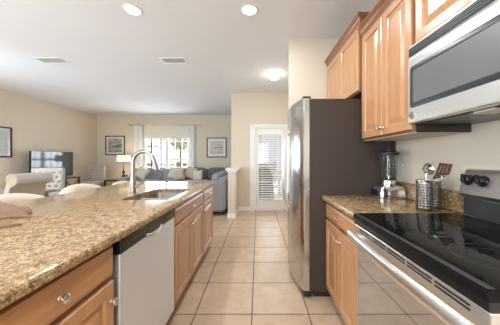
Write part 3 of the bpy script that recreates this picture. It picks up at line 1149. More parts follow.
def wall_cab(label, y0, y1, z0, z1, ndoors, knob_z, crown=0.07, near_ret=True, under=True):
    t = thing('wall_cabinet', label, 'cabinet', ((UX + XR) / 2, (y0 + y1) / 2, z0))
    bxf = UX + 0.02
    cc = carcass(t, XR - 0.004, bxf, y0, y1, z0, z1, M['wood_gap_shade'], stile=0.03, rails=((z0 + 0.017, z0 + 0.03), (z1 - 0.04, z1)), top=True, mid=ndoors > 1)
    mg = 0.015
    w = (y1 - y0 - 2 * mg - 0.004 * (ndoors - 1)) / ndoors
    for k in range(ndoors):
        a = y0 + mg + k * (w + 0.004)
        d = door_panel('door', t, a, a + w, z0 + 0.012, z1 - 0.02, bxf, -1, M['wood'])
        if knob_z:
            ky = a + w - 0.025 if (k == 0) else a + 0.025
            knob(d, bxf - 0.02, ky, knob_z, -1, 0.014)
    if crown:
        # cove crown: nested rectangles rising outward
        cr = MB()
        prof = [(0.0, -0.012), (-0.006, -0.006), (-0.008, 0.004), (-0.013, 0.010), (-0.016, 0.022), (-0.024, 0.038), (-0.038, 0.050), (-0.040, 0.056), (-0.046, 0.060), (-0.046, crown)]
        rings = []
        for o, h in prof:
            rings.append([(UX + 0.018 + o, y0 + (o if near_ret else 0), z1 + h), (XR - 0.004, y0 + (o if near_ret else 0), z1 + h),
                          (XR - 0.004, y1 - (o if near_ret else 0), z1 + h), (UX + 0.018 + o, y1 - (o if near_ret else 0), z1 + h)])
        cr.loops(rings)
        cr.build('crown_moulding', M['wood_crown'], t, ang=25)
    if under:
        MB().box(UX + 0.03, XR - 0.01, y0 + 0.002, y1 - 0.002, z0 - 0.006, z0 - 0.0005).build('underside_panel', M['wood_in'], t)
    return t


WC = wall_cab('tall two-door maple wall cabinet between refrigerator and microwave', 1.297, 1.95, 1.39, 2.29, 2, 1.455, near_ret=False)
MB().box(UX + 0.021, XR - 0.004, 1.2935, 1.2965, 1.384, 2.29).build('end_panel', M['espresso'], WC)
wall_cab('higher maple wall cabinet mounted above the refrigerator', 1.985, 2.925, 1.83, 2.43, 2, 1.875, under=False, near_ret=True)
wall_cab('short maple wall cabinet mounted above the microwave', 0.52, 1.292, 1.87, 2.29, 2, 0, near_ret=False, under=False)

# ------------------------------------------------------------------ over-the-range microwave
mw = thing('microwave', 'stainless over-the-range microwave with a top vent grille and dark window', 'microwave', (1.03, 0.905, 1.43))
MX, MY0, MY1, MZ0, MZ1 = 0.853, 0.525, 1.283, 1.428, 1.862
MB().box(MX + 0.035, XR - 0.008, MY0, MY1, MZ0, MZ1).build('body', M['dark_grey'], mw)
MB().box(MX + 0.004, MX + 0.034, MY0, MY1, 1.796, MZ1, 0.004).build('vent_frame', M['steel'], mw)
vg = MB().box(MX + 0.001, MX + 0.01, MY0 + 0.02, MY1 - 0.008, 1.803, 1.850).build('vent_grille', M['black_matte'], mw)
for k in (1, 2, 3):
    zz = 1.803 + 0.01175 * k
    MB().box(MX - 0.0015, MX + 0.0015, MY0 + 0.022, MY1 - 0.010, zz - 0.0010, zz + 0.0010).build('louvre', M['louvre'], vg)
mdoor = MB().box(MX, MX + 0.034, MY0 + 0.17, MY1, MZ0, 1.794, 0.007, 3).build('door', M['steel'], mw)
wy0, wy1 = MY0 + 0.21, MY1 - 0.022
wb = MB()
wb.loops([[(MX - 0.0005 + dx, y, z) for y, z in rrect(wy0 + i, wy1 - i, 1.512 + i, 1.742 - i, 0.018, 5)] for i, dx in ((0, 0.004), (0, -0.0012), (0.002, -0.0022), (0.024, -0.0022), (0.0255, -0.0008))], True, True, True)
wbz = wb.build('window_border', M['dark_grey'], mdoor)
MB().loops([[(MX - 0.0012 + dx, y, z) for y, z in rrect(wy0 + 0.026, wy1 - 0.026, 1.538, 1.716, 0.006, 4)] for dx in (0.0005, -0.0008)]).build('window', M['mw_glass'], mdoor)
MB().box(MX, MX + 0.034, MY0, MY0 + 0.167, MZ0, 1.794, 0.007, 3).build('control_panel', M['black_gloss'], mw)
MB().tube([(MX + 0.002, MY0 + 0.195, 1.48), (MX - 0.035, MY0 + 0.195, 1.50), (MX - 0.04, MY0 + 0.195, 1.62), (MX - 0.035, MY0 + 0.195, 1.74), (MX + 0.002, MY0 + 0.195, 1.76)], 0.010).build('handle', M['steel'], mdoor)
# round emblem
mtx = Matrix.Translation((MX, MY1 - 0.036, 1.472)) @ Matrix.Rotation(-PI / 2, 4, 'Y')
em = MB().lathe([(0.021, -0.002), (0.021, 0.001), (0.0195, 0.0022), (0.001, 0.0022)], mtx, 28).build('emblem', M['chrome'], mdoor)
cu = MB()
cu.tube([mtx @ Vector((0.0160 * math.cos(2 * PI * i / 24), 0.0160 * math.sin(2 * PI * i / 24), 0.0025)) for i in range(24)], 0.0009, 6, True)
for s in (-1, 1):
    cu.tube([mtx @ Vector((0.006 * math.cos(t) * (1 - 0.08 * t), s * 0.0042 + 0.0040 * math.sin(t), 0.0026)) for t in [0.5 * i for i in range(12)]], 0.0009, 6)
cu.build('monogram', M['dark_grey'], em, merge=False)
mb = MB()
mb.box(MX + 0.05, XR - 0.05, MY0 + 0.06, MY0 + 0.33, MZ0 - 0.004, MZ0)
mb.box(MX + 0.05, XR - 0.05, MY1 - 0.33, MY1 - 0.06, MZ0 - 0.004, MZ0)
mb.build('filter', M['dark_grey'], mw, merge=False)
MB().box(MX + 0.06, MX + 0.16, 0.84, 0.97, MZ0 - 0.005, MZ0).build('task_lamp', M['paper'], mw)

# ------------------------------------------------------------------ worktop objects on the right
bl = thing('blender', 'glass jar blender with chrome base beside the refrigerator', 'blender', (1.094, 1.885, 0.91))
bx, by = 1.094, 1.885
mb = MB()
rings = []
for z, w in ((0.911, 0.106), (0.92, 0.107), (0.985, 0.100), (1.003, 0.092), (1.012, 0.060)):
    rings.append([(bx + x, by + y, z) for x, y in rrect(-w, w, -0.082 * w / 0.106, 0.082 * w / 0.106, 0.02, 4)])
mb.loops(rings)
base = mb.build('base', M['chrome'], bl)
MB().box(bx - 0.118, bx - 0.10, by - 0.055, by + 0.055, 0.925, 0.975, 0.004).build('keypad', M['black_gloss'], base)
MB().lathe([(0.055, 1.012), (0.057, 1.02), (0.052, 1.045), (0.050, 1.055)], Matrix.Translation((bx, by, 0))).build('collar', M['chrome'], bl)
MB().lathe([(0.048, 1.056), (0.056, 1.062), (0.066, 1.13), (0.075, 1.262), (0.071, 1.262), (0.062, 1.13), (0.052, 1.066), (0.002, 1.062)], Matrix.Translation((bx, by, 0)), 28, False, False).build('jar', M['jar_glass'], bl)
MB().lathe([(0.073, 1.2635), (0.078, 1.267), (0.078, 1.285), (0.065, 1.292), (0.03, 1.295), (0.03, 1.308), (0.001, 1.309)], Matrix.Translation((bx, by, 0)), 28).build('lid', M['black_matte'], bl)
MB().tube([(bx + 0.073, by, 1.25), (bx + 0.105, by, 1.245), (bx + 0.118, by, 1.21), (bx + 0.114, by, 1.14), (bx + 0.10, by, 1.105), (bx + 0.064, by, 1.10)], 0.0085, 10).build('handle', M['jar_glass'], bl)
mb = MB()
for a in (0, PI / 2):
    mb.box(-0.026, 0.026, -0.005, 0.005, -0.001, 0.001, 0, 1, Matrix.Translation((bx, by, 1.085)) @ Matrix.Rotation(a, 4, 'Z') @ Matrix.Rotation(0.4, 4, 'Y'))
mb.cyl((bx, by, 1.062), (bx, by, 1.087), 0.006)
mb.build('blade', M['steel'], bl, merge=False)

# perforated utensil canisters
uz0, uz1 = 0.911, 1.098


def utensil_canister(label, ux, uy, ur):
    uh = thing('utensil_holder', label, 'utensil holder', (ux, uy, 0.91), 0, 'perforated canisters')
    mb = MB()
    mb.boxes = False
    NC, NR = 15, 9

    def upt(c, z):
        a = 2 * PI * c / NC
        return Vector((ux + ur * math.cos(a), uy + ur * math.sin(a), z))

    zr0, zr1 = uz0 + 0.020, uz1 - 0.020
    dz = (zr1 - zr0) / NR
    bmu = mb.bm

    def quad(*ps):
        bmu.faces.new([bmu.verts.new(p) for p in ps])
    for c in range(NC):
        for (za, zb) in ((uz0, zr0), (zr1, uz1)):
            for s in (0, 0.5):
                quad(upt(c + s, za), upt(c + s + 0.5, za), upt(c + s + 0.5, zb), upt(c + s, zb))
        for r in range(NR):
            za = zr0 + r * dz
            o = [(0, 0), (0.5, 0), (1, 0), (1, 0.5), (1, 1), (0.5, 1), (0, 1), (0, 0.5)]
            i = [(0.5 + 0.34 * math.cos(math.radians(a)), 0.5 + 0.32 * math.sin(math.radians(a))) for a in (225, 270, 315, 0, 45, 90, 135, 180)]
            ov = [bmu.verts.new(upt(c + x, za + y * dz)) for x, y in o]
            iv = [bmu.verts.new(upt(c + x, za + y * dz)) for x, y in i]
            for k in range(8):
                bmu.faces.new((ov[k], ov[(k + 1) % 8], iv[(k + 1) % 8], iv[k]))
    can = mb.build('canister', M['steel_can'], uh, merge=True, ang=60)
    sol = can.modifiers.new('thickness', 'SOLIDIFY')
    sol.thickness = 0.0012
    MB().tube([(ux + ur * math.cos(2 * PI * i / 40), uy + ur * math.sin(2 * PI * i / 40), uz1) for i in range(40)], 0.0022, 8, True).build('rim', M['steel'], uh)
    MB().lathe([(ur - 0.002, uz0 - 0.0005), (ur - 0.002, uz0 + 0.002), (0.001, uz0 + 0.002)], Matrix.Translation((ux, uy, 0)), 28).build('bottom', M['steel_can'], uh)


utensil_canister('perforated steel canister, empty and nearer the cooktop', 1.040, 1.405, 0.046)
CX, CY = 1.138, 1.468
utensil_canister('perforated steel canister that holds the cooking utensils', CX, CY, 0.046)


def blade_quad(mb, q, slots):
    """slotted flat blade over four corners (bl, br, tr, tl)"""
    bl_, br_, tr_, tl_ = [Vector(p) for p in q]

    def P(u, v):
        return (bl_ * (1 - u) + br_ * u) * (1 - v) + (tl_ * (1 - u) + tr_ * u) * v
    nrm = (br_ - bl_).cross(tl_ - bl_).normalized() * 0.0012

    def strip(u0, u1, v0, v1):
        mb.loops([[P(u0, v0) + s, P(u1, v0) + s, P(u1, v1) + s, P(u0, v1) + s] for s in (nrm, -nrm)])
    strip(0, 1, 0, 0.2)
    strip(0, 1, 0.85, 1)
    for k in range(slots + 1):
        w = 1 / (slots + 1)
        strip(k * w, k * w + w * 0.78 if k < slots else 1, 0.2, 0.85)


t = thing('turner', 'slotted turner with a brown blade leaning right in the canister', 'spatula', (CX, CY, 0.915))
MB().tube([(CX + 0.012, CY + 0.02, 0.918), (CX + 0.012, CY - 0.026, 1.098), (CX + 0.018, CY - 0.085, 1.132)], 0.0055, 8).build('handle', M['chrome'], t)
mb = MB()
blade_quad(mb, ((1.079, 1.375, 1.126), (1.171, 1.38, 1.132), (1.212, 1.40, 1.197), (1.125, 1.395, 1.206)), 3)
mb.build('blade', mat('brown_steel', (0.20, 0.12, 0.085), 0.25, 0.8), t, merge=False)
t = thing('ladle', 'round steel ladle standing at the left in the canister', 'ladle', (CX - 0.02, CY, 0.915))
MB().tube([(CX - 0.014, CY + 0.02, 0.918), (CX - 0.022, CY + 0.016, 1.09), (CX - 0.022, CY + 0.024, 1.13)], 0.005, 8).build('handle', M['chrome'], t)
mtx = Matrix.Translation((CX - 0.012, CY + 0.018, 1.163)) @ Matrix.Rotation(math.radians(12), 4, 'Z') @ Matrix.Rotation(math.radians(70), 4, 'X')
MB().lathe([(0.001, -0.026), (0.018, -0.023), (0.034, -0.012), (0.042, 0.004), (0.040, 0.004), (0.032, -0.010), (0.017, -0.020), (0.001, -0.023)], mtx, 24, False, False).build('bowl', M['chrome'], t)
t = thing('serving_spoon', 'bright steel serving spoon at the front of the canister, below the turner', 'spoon', (CX, CY - 0.03, 0.915))
MB().tube([(CX - 0.01, CY - 0.012, 0.918), (CX - 0.016, CY - 0.030, 1.085), (CX - 0.016, CY - 0.058, 1.098)], 0.005, 8).build('handle', M['chrome'], t)
mtx = Matrix.Translation((CX - 0.022, CY - 0.075, 1.110)) @ Matrix.Rotation(math.radians(58), 4, 'X')
mb = MB()
mb.cushion(0, 0, 0, 0.062, 0.05, 0.010, mtx, 2.2, 6)
mb.build('bowl', M['chrome'], t)

# ------------------------------------------------------------------ counter stools
def make_stool(label):
    t = thing('counter_stool', label, 'stool', (0, 0, 0), 0, 'counter stools along the island', world=False)
    # faces +X, back at -X
    MB().cushion(0.0, 0, 0.635, 0.46, 0.50, 0.10, None, 5, 8, 0.25).build('seat', M['cream'], t)
    mb = MB()
    rings = []
    n = 30
    for i in range(n + 1):
        u = -1 + 2 * i / n
        a = PI + u * math.radians(43)
        zt = 0.948 - 0.085 * abs(u) ** 2.2
        zb = 0.60
        e = 1.0
        if abs(u) > 0.8:
            e = math.sqrt(max(0.03, 1 - ((abs(u) - 0.8) / 0.2) ** 2))
            zt -= 0.05 * (1 - e)
        rm, hw = 0.44, 0.06 * e
        ring = []
        for k in range(9):
            t_ = PI * k / 8
            ring.append((rm + hw * math.cos(t_), zt - 0.06 + 0.06 * math.sin(t_)))
        ring = [(rm + hw, zb)] + ring + [(rm - hw, zb)]
        rings.append([(0.20 + r * math.cos(a), r * math.sin(a), z) for r, z in ring])
    mb.loops(rings)
    mb.build('backrest', M['cream'], t, ang=60)
    MB().box(-0.2, 0.2, -0.2, 0.2, 0.56, 0.59).build('seat_frame', M['espresso'], t)
    for sx in (-1, 1):
        for sy in (-1, 1):
            MB().cyl((sx * 0.215, sy * 0.215, 0), (sx * 0.17, sy * 0.17, 0.57), 0.014, 0.02).build('leg', M['espresso'], t)
    fb = MB()
    for s in (-1, 1):
        fb.box(-0.19, 0.19, s * 0.20 - 0.01, s * 0.20 + 0.01, 0.2, 0.225)
        fb.box(s * 0.20 - 0.01, s * 0.20 + 0.01, -0.19, 0.19, 0.2, 0.225)
    fb.build('footrest', M['espresso'], t, merge=False)
    return t


st = make_stool('cream upholstered counter stool nearest the camera, behind the towel')
st.location = (-1.80, 1.80, 0)
for y, lab in ((2.54, 'cream upholstered counter stool in the middle of the row at the island'), (3.33, 'cream upholstered counter stool farthest along the island, below the lamp')):
    c = copy_tree(st)
    c.location = (-1.80, y, 0)
    if y > 3:
        c.scale.z = 0.955
    c['label'] = lab


# ------------------------------------------------------------------ upholstered chairs
def chair(label, loc, rz, tufted, rolled, m, group=None, name='dining_chair', w=0.52, htop=1.05):
    """faces local -Y, back at +Y"""
    t = thing(name, label, 'chair', loc, rz, group, world=False)
    MB().cushion(0, -0.02, 0.43, w, 0.52, 0.16, None, 7, 8, 0.12).build('seat', m, t)
    prof = []
    if rolled:
        prof += [(0.13 + 0.11 * i / 30, 0.48 + (htop - 0.08 - 0.48) * i / 30) for i in range(31)]
        cy, cz, r = 0.305, htop - 0.075, 0.075
        for i in range(1, 13):
            a = PI - (PI * 1.35) * i / 12 + 0.05
            prof.append((cy + r * math.cos(a), cz + r * math.sin(a)))
        prof += [(0.285, htop - 0.17), (0.25, 0.70), (0.20, 0.40)]
        prof += [(0.13, 0.40)]
    else:
        prof += [(0.19 + 0.05 * i / 30, 0.48 + (htop - 0.02 - 0.48) * i / 30) for i in range(31)]
        prof += [(0.25, htop - 0.004), (0.27, htop), (0.305, htop - 0.01), (0.315, htop - 0.04), (0.27, 0.40), (0.19, 0.40)]
    nx = 44
    rings = []
    for i in range(nx + 1):
        u = -1 + 2 * i / nx
        x = u * w / 2
        ring = []
        for k, (y, z) in enumerate(prof):
            dy = 0.0
            edge = max(0, abs(u) - 0.92) / 0.08
            if tufted and k <= 30 and z > 0.5:
                # diamond tufting
                g = 0.0
                for rr in range(6):
                    zz = htop - 0.09 - rr * 0.085
                    for cc in range(-3, 4):
                        xx = (cc + (0.5 if rr % 2 else 0)) * 0.105
                        d2 = ((x - xx) ** 2 + (z - zz) ** 2)
                        g += math.exp(-d2 / 0.0005)
                dy = 0.04 * g - 0.014
            ring.append((x * (1 - 0.0 * edge), y + dy + (0.012 * edge if k < 30 else 0), z))
        rings.append(ring)
    b = MB().loops(rings).build('backrest', m, t, ang=60)
    if tufted:
        for rr in range(5):
            zz = htop - 0.09 - rr * 0.085
            for cc in range(-2, 3):
                xx = (cc + (0.5 if rr % 2 else 0)) * 0.105
                if abs(xx) < w / 2 - 0.03:
                    yy = 0.19 + 0.05 * (zz - 0.48) / (htop - 0.5) + 0.012
                    MB().cushion(xx, yy, zz, 0.030, 0.024, 0.030, None, 2, 3).build('tuft_button', M['button'], b)
    if rolled:
        for s in (-1, 1):
            MB().lathe([(0.001, 0), (0.05, 0.0), (0.062, 0.004), (0.066, 0.0), (0.066, -0.006)], Matrix.Translation((s * (w / 2 + 0.002), 0.305, htop - 0.075)) @ Matrix.Rotation(s * PI / 2, 4, 'Y'), 20).build('scroll_end', M['linen_tan'], b)
    for sx in (-1, 1):
        for sy in (-1, 1):
            MB().box(-0.02, 0.02, -0.02, 0.02, 0, 0.37, 0.004, 2, Matrix.Translation((sx * (w / 2 - 0.04), 0.21 * sy - 0.01, 0))).build('leg', M['espresso'], t)
    return t


chair('pale linen dining chair with rolled back, its back turned to the island', (-3.26, 2.93, 0), -PI / 2, False, True, M['linen'], 'dining chairs', w=0.47)
chair('tufted pale linen dining chair at the far end of the table', (-3.90, 4.00, 0), math.radians(14), True, False, M['linen'], 'dining chairs', 'dining_chair', 0.5, 1.06)
chair('tufted beige side chair against the back wall beside the lamp table', (-5.32, 7.15, 0), math.radians(3), True, False, M['linen'], None, 'side_chair', 0.56, 1.03)

dt = thing('dining_table', 'weathered wood dining table between the linen chairs', 'table', (-3.95, 2.95, 0))
MB().box(-4.75, -3.20, 2.25, 3.58, 0.71, 0.75, 0.006).build('tabletop', M['oak'], dt)
MB().box(-4.65, -3.30, 2.35, 3.52, 0.63, 0.71).build('apron', M['oak'], dt)
for x in (-4.62, -3.33):
    for y in (2.38, 3.49):
        MB().box(x - 0.04, x + 0.04, y - 0.04, y + 0.04, 0, 0.70, 0.004).build('leg', M['oak'], dt)

# ------------------------------------------------------------------ television and console
tc = thing('media_console', 'black console with crossed braces under the television', 'console', (-5.5, 6.0, 0))
CX0, CX1, CY0, CY1 = XL + 0.03, -5.28, 5.15, 6.68
MB().box(CX0, CX1, CY0, CY1, 0.675, 0.71, 0.004).build('top', M['espresso'], tc)
MB().box(CX0, CX1, CY0 + 0.01, CY1 - 0.01, 0.12, 0.15).build('shelf', M['espresso'], tc)
MB().box(CX0, CX0 + 0.015, CY0 + 0.05, CY1 - 0.05, 0.15, 0.675).build('back_panel', M['espresso'], tc)
ys = [CY0 + 0.02 + (CY1 - CY0 - 0.04) * k / 3 for k in range(4)]
for y in ys:
    for x in (CX0 + 0.02, CX1 - 0.02):
        MB().box(x - 0.02, x + 0.02, y - 0.02, y + 0.02, 0, 0.675).build('leg', M['espresso'], tc)
for a, b in zip(ys, ys[1:]):
    for z0, z1 in ((0.15, 0.67), (0.67, 0.15)):
        MB().cyl((CX1 - 0.02, a, z0), (CX1 - 0.02, b, z1), 0.012, None, 6).build('brace', M['espresso'], tc)

tv = thing('television', 'flat screen television reflecting the window, on the black console', 'television', (-5.5, 6.07, 0.711))
TX, TY0, TY1, TZ0, TZ1 = -5.5, 5.45, 6.69, 0.745, 1.43
MB().box(TX - 0.045, TX, TY0, TY1, TZ0, TZ1, 0.005).build('bezel', M['black_gloss'], tv)
MB().box(TX - 0.002, TX + 0.0015, TY0 + 0.014, TY1 - 0.014, TZ0 + 0.022, TZ1 - 0.014).build('screen', M['screen'], tv)
for y in (TY0 + 0.25, TY1 - 0.25):
    MB().box(TX - 0.10, TX + 0.06, y - 0.015, y + 0.015, 0.711, 0.722, 0.003).build('foot', M['black_gloss'], tv)
    MB().box(TX - 0.03, TX - 0.01, y - 0.015, y + 0.015, 0.72, 0.76).build('stand', M['black_gloss'], tv)


# ------------------------------------------------------------------ pictures
def picture(label, loc, w, h, rz, artm, matw=0.09, glazed=True):
    t = thing('framed_picture', label, 'picture', loc, rz, 'framed prints', world=False)
    # hangs facing local -Y, wall at y=0
    mb = MB()
    prof = [(0, 0), (0, 0.026), (0.004, 0.03), (0.026, 0.03), (0.03, 0.026), (0.03, 0.012)]
    rings = [[(-w / 2 + i, -d - 0.001, -h / 2 + i), (w / 2 - i, -d - 0.001, -h / 2 + i), (w / 2 - i, -d - 0.001, h / 2 - i), (-w / 2 + i, -d - 0.001, h / 2 - i)] for i, d in prof]
    mb.loops(rings, True, True, False)
    mb.build('frame', M['black_matte'], t, ang=25)
    MB().box(-w / 2 + 0.029, w / 2 - 0.029, -0.012, -0.006, -h / 2 + 0.029, h / 2 - 0.029).build('mat_board', M['paper'], t)
    MB().box(-w / 2 + 0.03 + matw, w / 2 - 0.03 - matw, -0.0135, -0.0118, -h / 2 + 0.03 + matw, h / 2 - 0.03 - matw).build('print', artm, t)
    if glazed:
        MB().box(-w / 2 + 0.028, w / 2 - 0.028, -0.020, -0.018, -h / 2 + 0.028, h / 2 - 0.028).build('glazing', M['glass'], t)
    return t


picture('black-framed dark banded print above the lamp', (-5.09, YB - 0.001, 1.71), 0.69, 0.69, 0, M['art_a'], 0.075)
picture('black-framed pale print on the wall above the sofa', (-1.47, YB - 0.001, 1.64), 0.70, 0.70, 0, M['art_b'], 0.085, False)
picture('black-framed glazed picture on the left wall', (XL + 0.001, 4.89, 1.615), 0.70, 0.69, PI / 2, M['art_c'], 0.06)

# ------------------------------------------------------------------ lamp table and lamp
et = thing('end_table', 'black end table under the lit lamp', 'table', (-4.66, 7.55, 0))
MB().box(-4.98, -4.25, 7.25, 7.85, 0.51, 0.545, 0.004).build('tabletop', M['espresso'], et)
MB().box(-4.93, -4.30, 7.30, 7.80, 0.12, 0.14).build('shelf', M['espresso'], et)
for x in (-4.95, -4.28):
    for y in (7.28, 7.82):
        MB().box(x - 0.02, x + 0.02, y - 0.02, y + 0.02, 0, 0.51).build('leg', M['espresso'], et)
lm = thing('table_lamp', 'lit table lamp with cream drum shade on the black end table', 'lamp', (-4.48, 7.5, 0.546))
T = Matrix.Translation((-4.48, 7.5, 0))
MB().lathe([(0.09, 0.546), (0.09, 0.56), (0.03, 0.575), (0.022, 0.60), (0.06, 0.64), (0.065, 0.67), (0.03, 0.71), (0.018, 0.73), (0.045, 0.78), (0.047, 0.81), (0.016, 0.85), (0.012, 0.90), (0.022, 0.93), (0.01, 0.95), (0.008, 1.12)], T, 24).build('base', mat('dark_bronze_lamp', (0.05, 0.045, 0.04), 0.25, 0.7), lm)
MB().lathe([(0.205, 1.145), (0.192, 1.355), (0.189, 1.355), (0.202, 1.145)], T, 32, False, False).build('lamp_shade', M['lampshade'], lm)
pl = bpy.data.lights.new('lamp_bulb', 'POINT')
pl.energy = 9
pl.color = (1.0, 0.74, 0.45)
pl.shadow_soft_size = 0.05
po = bpy.data.objects.new('lamp_bulb', pl)
C.objects.link(po)
po.parent = lm
po.location = (0, 0, 0.68)

# small dark bowl by the lamp
vs = MB().lathe([(0.03, 0.546), (0.055, 0.56), (0.06, 0.60), (0.045, 0.65), (0.03, 0.67), (0.035, 0.70), (0.03, 0.70), (0.025, 0.67)], Matrix.Translation((-4.33, 7.42, 0)), 20).build('vase', M['black_gloss'], None, org=(-4.33, 7.42, 0.546))
tag(vs, 'small dark vase beside the lamp on the end table', 'vase')

# ------------------------------------------------------------------ curtains, rod, shade
rodz = 2.425
rd = thing('curtain_rod', 'thin metal curtain rod above the living room window', 'curtain rod', (-3.28, 7.93, rodz))
MB().cyl((-4.55, 7.93, rodz), (-2.02, 7.93, rodz), 0.011).build('rod', M['nickel'], rd)
for x in (-4.57, -2.0):
    MB().lathe([(0.001, -0.03), (0.02, -0.02), (0.026, 0), (0.02, 0.02), (0.001, 0.03)], Matrix.Translation((x, 7.93, rodz)), 14).build('finial', M['nickel'], rd)
for x in (-4.50, -2.07):
    MB().box(x - 0.008, x + 0.008, 7.93, YB - 0.001, rodz - 0.03, rodz - 0.014).build('bracket', M['nickel'], rd)


def curtain(x0, x1, label):
    mb = MB()
    n = 60
    rings = []
    for z in (0.03, 0.7, 1.4, 2.0, 2.39, 2.41):
        ring_f, ring_b = [], []
        for i in range(n + 1):
            u = i / n
            x = x0 + (x1 - x0) * u
            a = 0.020 if z < 2.3 else 0.016
            y = 7.93 + a * math.sin(u * 2 * PI * 4.5) + 0.006 * math.sin(z * 2 + u * 5)
            ring_f.append((x, y - 0.003, z))
            ring_b.append((x, y + 0.003, z))
        rings.append(ring_f + list(reversed(ring_b)))
    mb.loops(rings)
    o = mb.build('curtain', M['sheer'], None, org=((x0 + x1) / 2, 7.93, 0.03), ang=70)
    tag(o, label, 'curtain', 'white curtains')
    return o


curtain(-4.38, -4.08, 'white sheer curtain at the left of the living room window')
curtain(-2.50, -2.24, 'white sheer curtain at the right of the living room window')
sh = thing('roller_shade', 'ivory roller shade pulled down over the top of the window', 'blind', (-3.265, 8.0, 1.95))
MB().box(WX0 + 0.005, WX1 - 0.005, YB - 0.012, YB - 0.006, 1.965, 2.40).build('cloth', M['shade'], sh)
MB().box(WX0 + 0.005, WX1 - 0.005, YB - 0.016, YB - 0.002, 1.95, 1.967, 0.003).build('hem_bar', M['shade'], sh)

# ------------------------------------------------------------------ sectional sofa
sf = thing('sectional_sofa', 'grey L-shaped sectional sofa below the living room window', 'sofa', (-2.4, 6.6, 0))
MB().cushion(-2.55, 7.28, 0.26, 3.0, 0.95, 0.34, None, 14, 10).build('base', M['sofa'], sf)
MB().cushion(-1.20, 5.86, 0.26, 1.0, 1.98, 0.34, None, 14, 10).build('base', M['sofa'], sf)
MB().cushion(-4.12, 7.28, 0.38, 0.24, 0.97, 0.58, None, 7, 8).build('arm', M['sofa'], sf)
MB().cushion(-1.22, 4.99, 0.415, 1.06, 0.26, 0.67, None, 9, 10).build('arm', M['sofa'], sf)
MB().cushion(-2.45, 7.66, 0.52, 3.2, 0.22, 0.76, None, 9, 10).build('back_frame', M['sofa_shaded'], sf)
MB().cushion(-0.80, 6.2, 0.44, 0.22, 2.6, 0.72, None, 9, 10).build('back_frame', M['sofa'], sf)
for x in (-3.55, -2.70, -1.95):
    MB().cushion(x, 7.15, 0.49, 0.84 if x < -2 else 0.62, 0.70, 0.17, None, 6, 8, 0.12).build('seat_cushion', M['sofa'], sf)
for y in (5.5, 6.35):
    MB().cushion(-1.28, y, 0.49, 0.74, 0.82, 0.17, None, 6, 8, 0.12).build('seat_cushion', M['sofa'], sf)
for x, w in ((-3.55, 0.80), (-2.78, 0.74)):
    MB().cushion(x, 7.46, 0.70, w, 0.22, 0.44, None, 4, 8).build('back_cushion', M['sofa'], sf)
for x, w in ((-2.02, 0.70), (-1.32, 0.70)):
    MB().cushion(x, 7.46, 0.72, w, 0.22, 0.46, None, 4, 8).build('back_cushion', M['sofa_shaded'], sf)
for y in (5.55, 6.35):
    MB().cushion(-0.99, y, 0.68, 0.22, 0.78, 0.42, Matrix.Translation((0, 0, 0)), 4, 8).build('back_cushion', M['sofa'], sf)
for x, y in ((-4.12, 6.9), (-4.12, 7.66), (-0.78, 4.95), (-1.68, 4.95), (-0.78, 7.4), (-2.5, 6.9)):
    MB().box(x - 0.03, x + 0.03, y - 0.03, y + 0.03, 0, 0.10).build('leg', M['espresso'], sf)


def pillow(x, y, z, w, rx, ry, rz, m, label):
    mtx = Matrix.Rotation(rz, 4, 'Z') @ Matrix.Rotation(rx, 4, 'X') @ Matrix.Rotation(ry, 4, 'Y')
    mb = MB()
    n = 14
    top_, bot_ = [], []
    for j in range(n + 1):
        rt, rb = [], []
        for i in range(n + 1):
            u, v = -1 + 2 * i / n, -1 + 2 * j / n
            k = 1 - 0.07 * (1 - u * u) * v * v - 0.0
            k2 = 1 - 0.07 * (1 - v * v) * u * u
            th = 0.075 * ((1 - u ** 4) * (1 - v ** 4)) ** 0.6 + 0.004
            rt.append(mtx @ Vector((u * w / 2 * k2, -th, v * w / 2 * k)))
            rb.append(mtx @ Vector((u * w / 2 * k2, th, v * w / 2 * k)))
        top_.append(rt)
        bot_.append(rb)
    mb.loops([a + list(reversed(b)) for a, b in zip(top_, bot_)])
    o = mb.build('throw_pillow', m, None, ang=70)
    o.location = (x, y, z)
    tag(o, label, 'pillow', 'throw pillows on the sofa')
    return o


pillow(-3.88, 7.17, 0.77, 0.36, -0.25, 0.10, 0.1, M['pillow_c'], 'tan throw pillow at the left end of the sofa')
pillow(-3.58, 6.96, 0.80, 0.36, -0.30, 0.55, 0.0, M['pillow_b'], 'cream throw pillow tilted on its corner near the sofa left end')
pillow(-2.66, 7.16, 0.77, 0.37, -0.25, 0.25, 0.0, M['pillow_b'], 'cream throw pillow, first of the right-hand cluster on the sofa')
pillow(-2.44, 6.96, 0.74, 0.33, -0.25, -0.18, 0.1, M['pillow_a'], 'oatmeal throw pillow in the middle of the sofa cluster')
pillow(-2.14, 7.16, 0.79, 0.38, -0.25, 0.30, -0.1, M['pillow_a'], 'oatmeal throw pillow tilted, right of the middle of the sofa')
pillow(-1.86, 6.96, 0.72, 0.32, -0.3, -0.1, -0.2, M['pillow_b'], 'small cream throw pillow at the sofa corner')


# ------------------------------------------------------------------ ceiling fixtures
def downlight(x, y, label):
    t = thing('recessed_light', label, 'ceiling light', (x, y, H), 0, 'recessed ceiling lights', world=False)
    MB().lathe([(0.095, 0.0), (0.092, -0.006), (0.075, -0.009), (0.070, -0.004), (0.070, 0.0)], None, 28, False, False).build('trim_ring', M['white'], t)
    MB().lathe([(0.071, -0.001), (0.069, -0.006), (0.04, -0.0075), (0.001, -0.008)], None, 28).build('lens', M['lens'], t)
    l = area_light('downlight_lamp', (0, 0, -0.012), 0.14, CAN_POWER, (0.92, 0.96, 1.0), shape='DISK')
    l.parent = t
    return t


